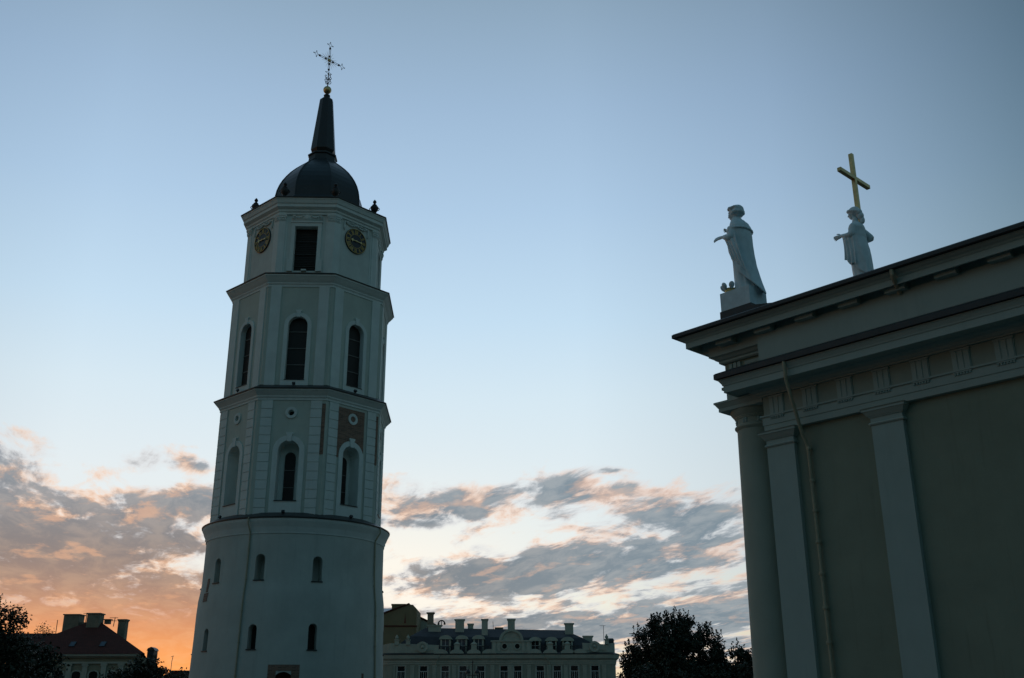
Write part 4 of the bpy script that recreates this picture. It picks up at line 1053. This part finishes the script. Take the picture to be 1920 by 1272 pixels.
# mansard roof
q = MB()
q.add([(-22.5, 1.2, 11.9), (17.2, 1.2, 11.9), (17.2, 16, 11.9), (-22.5, 16, 11.9), (-18.6, 3.6, 15.0), (12.6, 3.6, 14.6), (12.6, 13.6, 14.6), (-18.6, 13.6, 15.0), (-16.2, 8, 16.8), (9.6, 8, 16.3)],
      [(0, 1, 5, 4), (1, 2, 6, 5), (2, 3, 7, 6), (3, 0, 4, 7), (4, 5, 9, 8), (5, 6, 9), (6, 7, 8, 9), (7, 4, 8)])
obj('roof', q, 'slate', pal)
def dormer(x, z0, z1, hw, blue):
    q = MB(); q.box(x - hw - .3, x - hw, .7, 4.0, z0, z1); q.box(x + hw, x + hw + .3, .7, 4.0, z0, z1); q.box(x - hw - .3, x + hw + .3, .9, 4.0, z0 - .3, z0)
    q.prism([((hw + .5) * cos(pi * i / 10) + x, z1 + .62 * sin(pi * i / 10)) for i in range(11)], .6, 4.2); q.box(x - hw - .5, x + hw + .5, .5, 4.0, z1 - .08, z1 - .002)
    d_ = obj('dormer', q, 'palace_trim', pal)
    q = MB(); q.box(x - hw, x + hw, .9, .95, z0, z1 - .08); obj('pane', q, 'glass_blue' if blue else 'glass', d_)
    q = MB(); q.box(x - .04, x + .04, .84, .898, z0, z1 - .08); q.box(x - hw, x + hw, .842, .896, (z0 + z1) / 2 - .04, (z0 + z1) / 2 + .04); obj('sash', q, 'winframe', d_)
for x in (-12.0, -9.1, -6.15): dormer(x, 11.95, 14.35, .62, True)
for x in (3.95, 6.85, 9.7): dormer(x, 12.3, 14.0, .62, False)
def chimney(parent, x, y, z0, z1, w, d=.8, mt='palace_trim', pots=1):
    q = MB(); q.box(x - w / 2, x + w / 2, y - d / 2, y + d / 2, z0, z1 - .45); q.taper(x - w / 2, x + w / 2, y - d / 2, y + d / 2, z1 - .45, z1 - .2, 1.18); q.box(x - w * .62, x + w * .62, y - d * .62, y + d * .62, z1 - .2, z1); q.box(x - w * .56, x + w * .56, y - d * .56, y + d * .56, z0 + .25, z0 + .4)
    return obj('chimney', q, mt, parent)
for x, y, z1, w in ((-14.4, 6.5, 17.2, 2.3), (-9.8, 6.5, 18.2, 1.6), (-5.15, 5.0, 18.1, 1.1), (-.3, 5.0, 18.1, 1.3), (10.3, 6.0, 17.4, 1.5)): chimney(pal, x, y, 13.8, z1, w)
chimney(pal, -7.9, 9, 15.5, 17.6, 1.0); chimney(pal, -2.6, 9, 15.5, 16.9, 1.3, mt='chimney'); chimney(pal, 13.6, 4.5, 12.4, 15.05, 1.6, mt='palace_trim')
q = MB(); q.tube([(-12.2 + .65 * cos(pi * i / 8) - .95, 6.5, 17.25 + .75 * sin(pi * i / 8)) for i in range(9)], .12, 6)
for i in (2, 4, 6): q.box(-13.15 + .65 * cos(pi * i / 8) - .05, -13.15 + .65 * cos(pi * i / 8) + .05, 6.2, 6.8, 17.2, 17.25 + .75 * sin(pi * i / 8))
obj('chimney_cowl', q, 'iron', pal)
q = MB(); q.M = T(-15.35, 8.5, 16.2); q.box(-.55, .55, -.5, .5, 0, 3.0); q.taper(-.55, .55, -.5, .5, 3.0, 3.2, 1.25); q.box(-.75, .75, -.68, .68, 3.2, 3.4); obj('chimney', q, 'chimney', pal)
q = MB(); q.box(16.7, 18.0, 1.4, 3, 12.5, 14.0); q.taper(16.6, 18.1, 1.3, 3.1, 14.0, 14.4, .7); obj('corner_turret', q, 'tin', pal)
def antenna(x, y, z0, z1, label, arms=(.5, .35), bent=0):
    q = MB(); q.tube([(x, y, z0), (x + bent, y, z1)], .045, 5)
    for i, a in enumerate(arms): q.tube([(x + bent - a * 1.3, y, z1 - .35 * i - .05), (x + bent + a * .7, y, z1 - .35 * i - .05)], .03, 5)
    return tag(obj('antenna', q, 'iron'), label, 'antenna')
antenna(16.35, PY + 3, 13.2, 16.75, 'thin roof antenna above the right corner of the grey palace', (.55,))
antenna(-3.6, PY + 8, 16.3, 17.9, 'short bent antenna on the palace ridge between two chimneys', (), -.12)

# ------------------------------------------------------------------ ochre house behind the palace
och = empty('ochre_house', 'ochre rendered house with sloping gable wall between tower and grey palace roof', 'house', (0, 205, 0))
K = 205 / 190
q = MB(); P = lambda x, z: (x * K, 1.6 + (z - 1.6) * K)
q.prism([P(-27, 0), P(-27, 17.6), P(-23.2, 18.55), P(-18.6, 20.25), P(-17.9, 20.2), P(-17.2, 19.4), P(-17.1, 0)], 0, 9); obj('wall', q, 'ochre', och)
q = MB(); q.prism([P(-27, 17.65), P(-23.2, 18.6), P(-18.6, 20.3), P(-18.6, 20.5), P(-23.2, 18.85), P(-27, 17.9)], -.25, 9.2); obj('roof', q, 'redtile', och)
q = MB(); q.prism([P(-27, 16.45), P(-17.0, 16.4), P(-17.0, 16.6), P(-27, 16.65)], -.15, .05); obj('string_course', q, 'redtile', och)
q = MB(); a, b = P(-21.8, 18.5), P(-19.4, 20.45); q.box(a[0], b[0], 1, 2.2, a[1], b[1] - .3); q.box(a[0] - .1, b[0] + .1, .9, 2.3, b[1] - .3, b[1]); obj('chimney', q, 'ochre', och)
q = MB(); a = P(-19.25, 17.0); q.add([(a[0] - .12, -.05, a[1]), (a[0] + .16, -.05, a[1]), (a[0] + .02, -.05, a[1] + 1.9), (a[0] - .12, -.09, a[1]), (a[0] + .16, -.09, a[1]), (a[0] + .02, -.09, a[1] + 1.9)], [(0, 1, 2), (3, 4, 5), (0, 1, 4, 3), (1, 2, 5, 4), (2, 0, 3, 5)]); obj('stain', q, 'banner', och)
gh = empty('grey_house', 'grey gabled house end with white edge squeezed behind the ochre house', 'house', (0, 215, 0)); K = 215 / 190
q = MB(); q.prism([P(-17.6, 0), P(-17.6, 18.3), P(-14.9, 17.0), P(-14.0, 16.6), P(-14.0, 0)], 0, 8); obj('wall', q, 'palace_trim', gh)
q = MB(); q.prism([P(-17.6, 18.35), P(-13.7, 16.55), P(-13.7, 16.8), P(-17.6, 18.65)], -.3, 8.3); obj('roof', q, 'redtile', gh)
bh = empty('blue_roofed_house', 'far house with bluish tin roof just right of the tower above the ochre gable', 'house', (0, 225, 0)); K = 225 / 190
q = MB(); q.prism([P(-25, 0), P(-25, 18.8), P(-21.7, 18.9), P(-21.7, 0)], 0, 8); obj('wall', q, 'housewall', bh)
q = MB(); q.add([P(-25, 18.9)[:1] + (-.3, P(-25, 18.9)[1]), P(-21.5, 18.9)[:1] + (-.3, P(-21.5, 18.9)[1]), P(-21.5, 19.95)[:1] + (5, P(-21.5, 19.95)[1]), P(-25, 19.95)[:1] + (5, P(-25, 19.95)[1]), P(-25, 18.7)[:1] + (8, P(-25, 18.7)[1]), P(-21.5, 18.7)[:1] + (8, P(-21.5, 18.7)[1])], [(0, 1, 2, 3), (3, 2, 5, 4), (0, 4, 3), (1, 2, 5), (0, 1, 5, 4)]); obj('roof', q, 'steel', bh)

# ------------------------------------------------------------------ street lamp before the palace
LY = 120.0; lx = -4.48
lp = empty('street_lamp', 'black double armed street lamp standing in front of the grey palace', 'street lamp', (lx, LY, 0))
q = MB(); q.lathe([(.16, 0), (.16, .8), (.09, 1.0), (.07, 4.5), (.055, 7.0), (.08, 7.05), (.02, 7.35)], 10); obj('post', q, 'iron', lp)
q = MB(); q.box(-.62, .62, -.02, .02, 5.68, 5.75); q.tube([(-.62, 0, 5.72), (-.66, 0, 6.3), (-.55, 0, 6.62), (-.42, 0, 6.3)], .025, 6); q.tube([(.62, 0, 5.72), (.66, 0, 6.3), (.55, 0, 6.62), (.42, 0, 6.3)], .025, 6); obj('bracket', q, 'iron', lp)
for s_ in (-1, 1):
    q = MB(); q.M = T(s_ * .5, 0, 0); q.lathe([(.04, 6.4), (.24, 6.2), (.3, 6.0), (.28, 5.92)], 12); l_ = obj('lantern', q, 'iron', lp)
    q = MB(); q.M = T(s_ * .5, 0, 5.92); q.ball((0, 0, -.02), .2, 8, 1, 1, .8); obj('globe', q, 'lampglass', l_, True)

# ------------------------------------------------------------------ red-roofed house on the left
HY = 120.0
hs = empty('red_roofed_house', 'red tiled house with hipped roof and broad pale chimneys left of the tower', 'house', (0, HY, 0))
q = MB(); q.box(-56, -41.9, .3, 6, 0, 7.9); obj('wall', q, 'housewall', hs)
q = MB(); q.box(-56.3, -41.8, -.05, .4, 7.75, 7.9); q.box(-56.4, -41.6, -.3, .4, 7.9, 8.1); q.box(-56.2, -41.85, .1, .35, 7.1, 7.3); obj('cornice', q, 'palace_trim', hs)
for x in (-55.4, -53.5, -51.4, -49.4, -47.6, -45.5, -43.6, -42.2):
    q = MB(); q.box(x - .28, x + .28, .12, .35, 0, 7.1); q.box(x - .36, x + .36, .08, .35, 6.85, 7.098); obj('pilaster', q, 'palace_trim', hs)
for x in (-54.4, -52.4, -50.4, -48.5, -46.6, -44.5):
    q = MB(); q.box(x - .6, x + .6, .18, .32, 3.9, 4.05); q.strip(archpoly(.48, 4.05, 6.0, 8, x, .3), archpoly(.64, 4.05, 6.0, 8, x, .42), .32, .2); w_ = obj('window', q, 'palace_trim', hs)
    q = MB(); q.prism(archpoly(.48, 4.05, 6.0, 8, x, .3), .28, .31); obj('pane', q, 'glass', w_)
q = MB()
q.add([(-57, -.4, 8.12), (-40.9, -.4, 8.12), (-43.6, 7.4, 8.12), (-57, 7.4, 8.12), (-49.6, 4.2, 11.9), (-48.0, 4.2, 11.9)], [(0, 1, 5, 4), (1, 2, 5), (2, 3, 4, 5), (3, 0, 4)])
q.add([(-62, .2, 8.12), (-50, .2, 8.12), (-50, 11, 8.12), (-62, 11, 8.12), (-62, 5.5, 10.75), (-50, 5.5, 10.75)], [(0, 1, 5, 4), (2, 3, 4, 5), (0, 4, 3), (1, 2, 5)])
obj('roof', q, 'redtile', hs)
q = MB(); q.box(-52.6, -50.8, 4.6, 6.2, 9, 12.75); q.box(-52.7, -50.7, 4.5, 6.3, 12.75, 12.87); q.box(-50.8, -49.7, 4.9, 5.9, 9, 11.95); obj('chimney', q, 'chimney', hs, label='broad chimney block joined by a wall')
q = MB(); q.box(-49.4, -47.95, 3.4, 4.8, 9.6, 12.75); q.box(-49.5, -47.85, 3.3, 4.9, 12.75, 12.88); obj('chimney', q, 'chimney', hs)
q = MB(); q.box(-46.3, -45.4, 5, 5.9, 9, 12.0); q.taper(-46.3, -45.4, 5, 5.9, 12.0, 12.15, 1.15); q.box(-46.4, -45.3, 4.9, 6, 12.15, 12.3); obj('chimney', q, 'chimney', hs)
q = MB(); q.box(-48.1, -47.5, 5.4, 6, 11.8, 12.25); q.box(-48.25, -47.35, 5.3, 6.1, 12.25, 12.35); obj('chimney', q, 'chimney', hs)
def on_roof(x, y): return 8.12 + 3.78 * (y + .4) / 4.6
for x in (-49.6, -46.2):
    y0 = .9; q = MB(); q.M = T(x, y0, on_roof(x, y0) + .03) @ Matrix.Rotation(math.atan2(3.78, 4.6), 4, 'X'); q.box(-.32, .32, -.45, .45, 0, .06); f_ = obj('skylight', q, 'iron', hs)
    q = MB(); q.M = T(x, y0, on_roof(x, y0) + .03) @ Matrix.Rotation(math.atan2(3.78, 4.6), 4, 'X'); q.box(-.26, .26, -.39, .39, .061, .07); obj('pane', q, 'glass_blue', f_)
for i in range(2):
    x, y = -43.9 + .75 * i, 2.0
    z = 11.9 - 3.78 * (x + 48.0) / 6.2
    q = MB(); q.M = T(x, y, z + .05) @ Matrix.Rotation(math.atan2(3.78, 6.2), 4, 'Y'); q.box(-.28, .28, -.5, .5, 0, .07); f_ = obj('skylight', q, 'steel', hs)
    q = MB(); q.M = T(x, y, z + .05) @ Matrix.Rotation(math.atan2(3.78, 6.2), 4, 'Y'); q.box(-.22, .22, -.44, .44, .071, .08); obj('pane', q, 'glass_blue', f_)
q = MB(); q.box(-41.0, -40.25, .6, 1.9, 6.0, 8.5)
q.prism([(-41.08, 8.5), (-40.15, 8.5), (-40.3, 8.75), (-40.6, 8.9), (-40.95, 8.75)], .5, 2.0); obj('dormer', q, 'tin', hs)
antenna(-47.0, HY + 5.5, 11.5, 12.55, 'small aerial on the red roof between its chimneys', (.5, .3), .1)
antenna(-50.2, HY + 5.2, 11.9, 13.0, 'thin aerial between the two broad chimneys of the red house', (.3,))
antenna(-53.5 - .8, HY + 7, 9.5, 12.4, 'thin pole on the low ridge left of the red house', ())

# ------------------------------------------------------------------ far hill with a mast, low houses before it
q = MB(); n = 40; v = []; f = []
for i in range(n + 1):
    x = -175 + 62 * i / n * 2.0; h = 16.5 + 1.6 * sin(i * .35) + .8 * sin(i * 1.3)
    v += [(x, 380, 0), (x, 400, h), (x, 430, h + 1.2), (x, 520, 0)]
for i in range(n):
    for k in range(3): f.append((i * 4 + k, i * 4 + k + 1, i * 4 + 5 + k, i * 4 + 4 + k))
q.add(v, f); structure(obj('hill', q, 'hill', None, True))
q = MB(); q.tube([(-126.5, 400, 17), (-126.5, 400, 20.5), (-126.2, 400, 22.6)], .12, 5); q.tube([(-127, 400, 22.2), (-125.9, 400, 22.6)], .08, 5); tag(obj('mast', q, 'steel'), 'thin mast standing on the far hill left of the tower', 'mast')
wh = empty('white_house', 'low white house below the green hill at the tower foot', 'house', (-43, 145, 0), R(8))
q = MB(); q.box(-3.5, 3.5, 0, 6, 0, 6.2); obj('wall', q, 'winframe', wh)
q = MB(); q.prism([(-3.9, 6.1), (3.9, 6.1), (2.6, 7.3), (-2.6, 7.3)], -.4, 6.4); obj('roof', q, 'redtile', wh)
for x in (-2, 0, 2): q = MB(); q.box(x - .4, x + .4, -.06, .02, 4, 5.4); obj('window', q, 'glass', wh)

# ------------------------------------------------------------------ trees
def tree(label, x, y, trunk_h, clumps, leaf=.34, per=150, seed=1, mt='leaf_dark', tr=.28, shoots=0, group=None, spread=1.0, fork=3):
    rnd = random.Random(seed); t = empty('tree', label, 'tree', (x, y, 0), 0, group)
    q = MB(); nb = fork
    q.tube([(0, 0, 0), (.1, 0, trunk_h * .5), (0, .1, trunk_h)], tr, 9, tr * .6); top = Vector((0, .1, trunk_h))
    for c in clumps:
        C = Vector(c[:3]); mid = top.lerp(C, .5) + Vector((rnd.uniform(-.3, .3), rnd.uniform(-.3, .3), -.1 * (C - top).length * .4))
        q.tube([tuple(top), tuple(top.lerp(mid, .5) + Vector((0, 0, -.05))), tuple(mid), tuple(mid.lerp(C, .6)), tuple(C + Vector((0, 0, c[3] * .4)))], tr * .36, 6, .025)
    obj('trunk', q, 'bark', t)
    v = []; f = []
    def leafat(p, s):
        a = Vector((rnd.gauss(0, 1), rnd.gauss(0, 1), rnd.gauss(0, .8))).normalized(); b = a.orthogonal().normalized(); b = (b * cos(s * 37) + a.cross(b) * sin(s * 37)).normalized()
        o = len(v); l, w = s, s * .62
        v.extend([tuple(p - a * l * .5), tuple(p + b * w * .5 + a * l * .05), tuple(p + a * l * .6), tuple(p - b * w * .5 + a * l * .05)]); f.append((o, o + 1, o + 2, o + 3))
    for c in clumps:
        C = Vector(c[:3]); r = c[3]; n = int(per * r * r * spread) + 12
        for _ in range(n // 9 + 2):                       # sprays of leaves on twigs
            d = Vector((rnd.gauss(0, 1), rnd.gauss(0, 1), rnd.gauss(0, 1))).normalized(); rr = r * rnd.random() ** .45
            S = C + Vector((d.x * rr, d.y * rr, d.z * rr * .85)); tw = (d + Vector((0, 0, .6))).normalized()
            for k in range(9): leafat(S + tw * rnd.uniform(-.1, .55) + Vector((rnd.gauss(0, .17), rnd.gauss(0, .17), rnd.gauss(0, .17))), leaf * rnd.uniform(.6, 1.25))
        for _ in range(shoots if r > .8 else 0):          # upright shoots on the outline
            d = Vector((rnd.gauss(0, 1), rnd.gauss(0, 1), abs(rnd.gauss(.6, .6)))).normalized(); S = C + d * r * .9
            L = rnd.uniform(.7, 1.7)
            for k in range(16):
                u = k / 16; leafat(S + Vector((d.x * .25 * u, d.y * .25 * u, L * u)) + Vector((rnd.gauss(0, .2 * (1 - u) + .03), rnd.gauss(0, .2 * (1 - u) + .03), 0)), leaf * rnd.uniform(.6, 1.0))
    me = bpy.data.meshes.new('crown'); me.from_pydata(v, [], f); link('crown', me, mt, t)
    return t
def dome_clumps(seed, w, d, z0, z1, n, r0=.9, r1=1.6, skew=0):
    rnd = random.Random(seed); out = []
    while len(out) < n:
        a, b, c = rnd.uniform(-1, 1), rnd.uniform(-1, 1), rnd.uniform(0, 1)
        rr = a * a + b * b + (c * c) ** 1.0
        if rr > 1 or rr < .12: continue
        out.append((a * w + skew * c, b * d, z0 + (z1 - z0) * c, rnd.uniform(r0, r1)))
    return out
TYB = 150.0
cl = dome_clumps(5, 6.3, 5, 5.0, 13.4, 52, .9, 1.7) + [(-6.0 + .95 * k, (k % 3) - 1, 5.4 + (k % 2) * 1.3, 1.35) for k in range(14)] + [(-6.3, 0, 6.6, 1.2), (6.4, .3, 7.6, 1.2), (5.6, 0, 9.0, 1.2)] + [(-6.2, 0, 8.2, 1.0), (-5.6, .5, 9.8, 1.0), (5.9, 0, 10.8, 1.0), (6.3, .4, 9.6, .9), (0, 0, 13.6, 1.3), (-2.2, 0, 13.2, 1.1), (2.0, 0, 13.3, 1.1), (-4.4, 0, 11.6, 1.0), (4.4, 0, 12.2, 1.0)]
tree('big round dark tree with spiky top at the end of the grey palace', 22.3, TYB, 4.5, cl, .42, 260, 11, 'leaf_dark', .34, 7)
cl = dome_clumps(8, 3.3, 2.4, 4.8, 10.2, 24, .8, 1.25) + [(-2.6, 0, 6.5, 1.1), (-3.0, 0, 5.3, 1.2), (2.2, 0, 7.4, 1.0)]
tree('lower lumpy dark tree between the big round tree and the cathedral column', 31.3, 149, 4.0, cl, .40, 240, 12, 'leaf_dark', .25, 1)
cl = dome_clumps(9, 2.6, 2.4, 4.8, 8.6, 16, .8, 1.2)
tree('low dark tree half hidden by the cathedral column', 34.6, 152, 3.5, cl, .40, 240, 13, 'leaf_dark', .25, 1)
rnd = random.Random(4)
cl = [(-9 + 1.05 * i + rnd.uniform(-.3, .3), rnd.uniform(-1, 1), rnd.uniform(3.2, 6.9), rnd.uniform(.9, 1.4)) for i in range(22)] + [(-9 + 1.2 * i, rnd.uniform(-1, 1), 4.2, 1.3) for i in range(18)]
v_ = tree('low dark hedge under the big round tree at the palace end', 25.5, 143, 1.2, cl, .42, 260, 14, 'leaf_dark', .2)
v_['category'] = 'hedge'; v_.name = 'hedge'
# left of the frame
def left(x, y, Y): return None
cl = [(-.6, 0, 9.9, .8), (-1.4, .3, 9.0, 1.1), (1.3, 0, 9.15, .55), (.9, .2, 8.7, .6), (.2, 0, 8.5, .7), (-.8, 0, 8.0, 1.0), (1.7, .1, 8.45, .4), (.4, 0, 7.6, .7), (1.3, 0, 7.35, .6), (2.1, 0, 6.9, .6), (-.4, 0, 7.0, 1.1), (.9, 0, 6.6, .9), (-1.5, 0, 6.6, 1.2), (2.3, 0, 6.2, .8), (0.2, 0, 5.8, 1.1), (1.6, 0, 5.5, 1.0), (-1.4, 0, 5.2, 1.2), (0.6, 0, 4.6, 1.2), (2.4, 0, 5.0, .9)]
tree('dark leafy tree cut by the left edge of the view', -41.4, 86, 4.0, cl, .27, 420, 21, 'leaf_dark', .22)
cl = dome_clumps(31, 3.4, 2.4, 3.4, 7.6, 26, .8, 1.2) + [(-2.4, 0, 7.4, .8), (-.6, 0, 7.3, .8), (1.6, 0, 6.6, .8), (2.6, 0, 5.6, .8)]
tree('dense dark tree before the red house on its left side', -41.9, 92, 3.0, cl, .30, 400, 22, 'leaf_dark', .22)
cl = [(-.9, 0, 10.6, .3), (-.4, .1, 11.0, .35), (.2, 0, 10.9, .3), (.6, .1, 10.6, .35), (.9, 0, 10.3, .3), (-1.2, 0, 10.2, .25), (.1, 0, 10.3, .3), (1.0, .1, 9.9, .25), (-.3, 0, 11.35, .2)]
tree('thin twiggy treetop above the low ridge left of the red house', -54.3, 124, 9.0, cl, .2, 130, 23, 'leaf', .12)
cl = dome_clumps(33, 3.1, 2.2, 3.0, 5.5, 26, .6, .95) + [(-2.2, 0, 4.6, .7), (2.6, 0, 4.9, .6), (.0, 0, 5.6, .6), (.9, 0, 6.1, .5), (1.5, 0, 6.0, .5), (.2, 0, 6.0, .5), (1.9, 0, 5.4, .6)]
tree('dark bushy tree before the right side of the red house', -34.9, 100, 2.4, cl, .29, 380, 24, 'leaf_dark', .2)
cl = dome_clumps(35, 2.2, 1.6, 3.2, 6.0, 14, .6, .9)
tree('low scrubby tree between the red house and the tower foot', -34.7, 112, 2.6, cl, .27, 170, 25, 'leaf', .15)
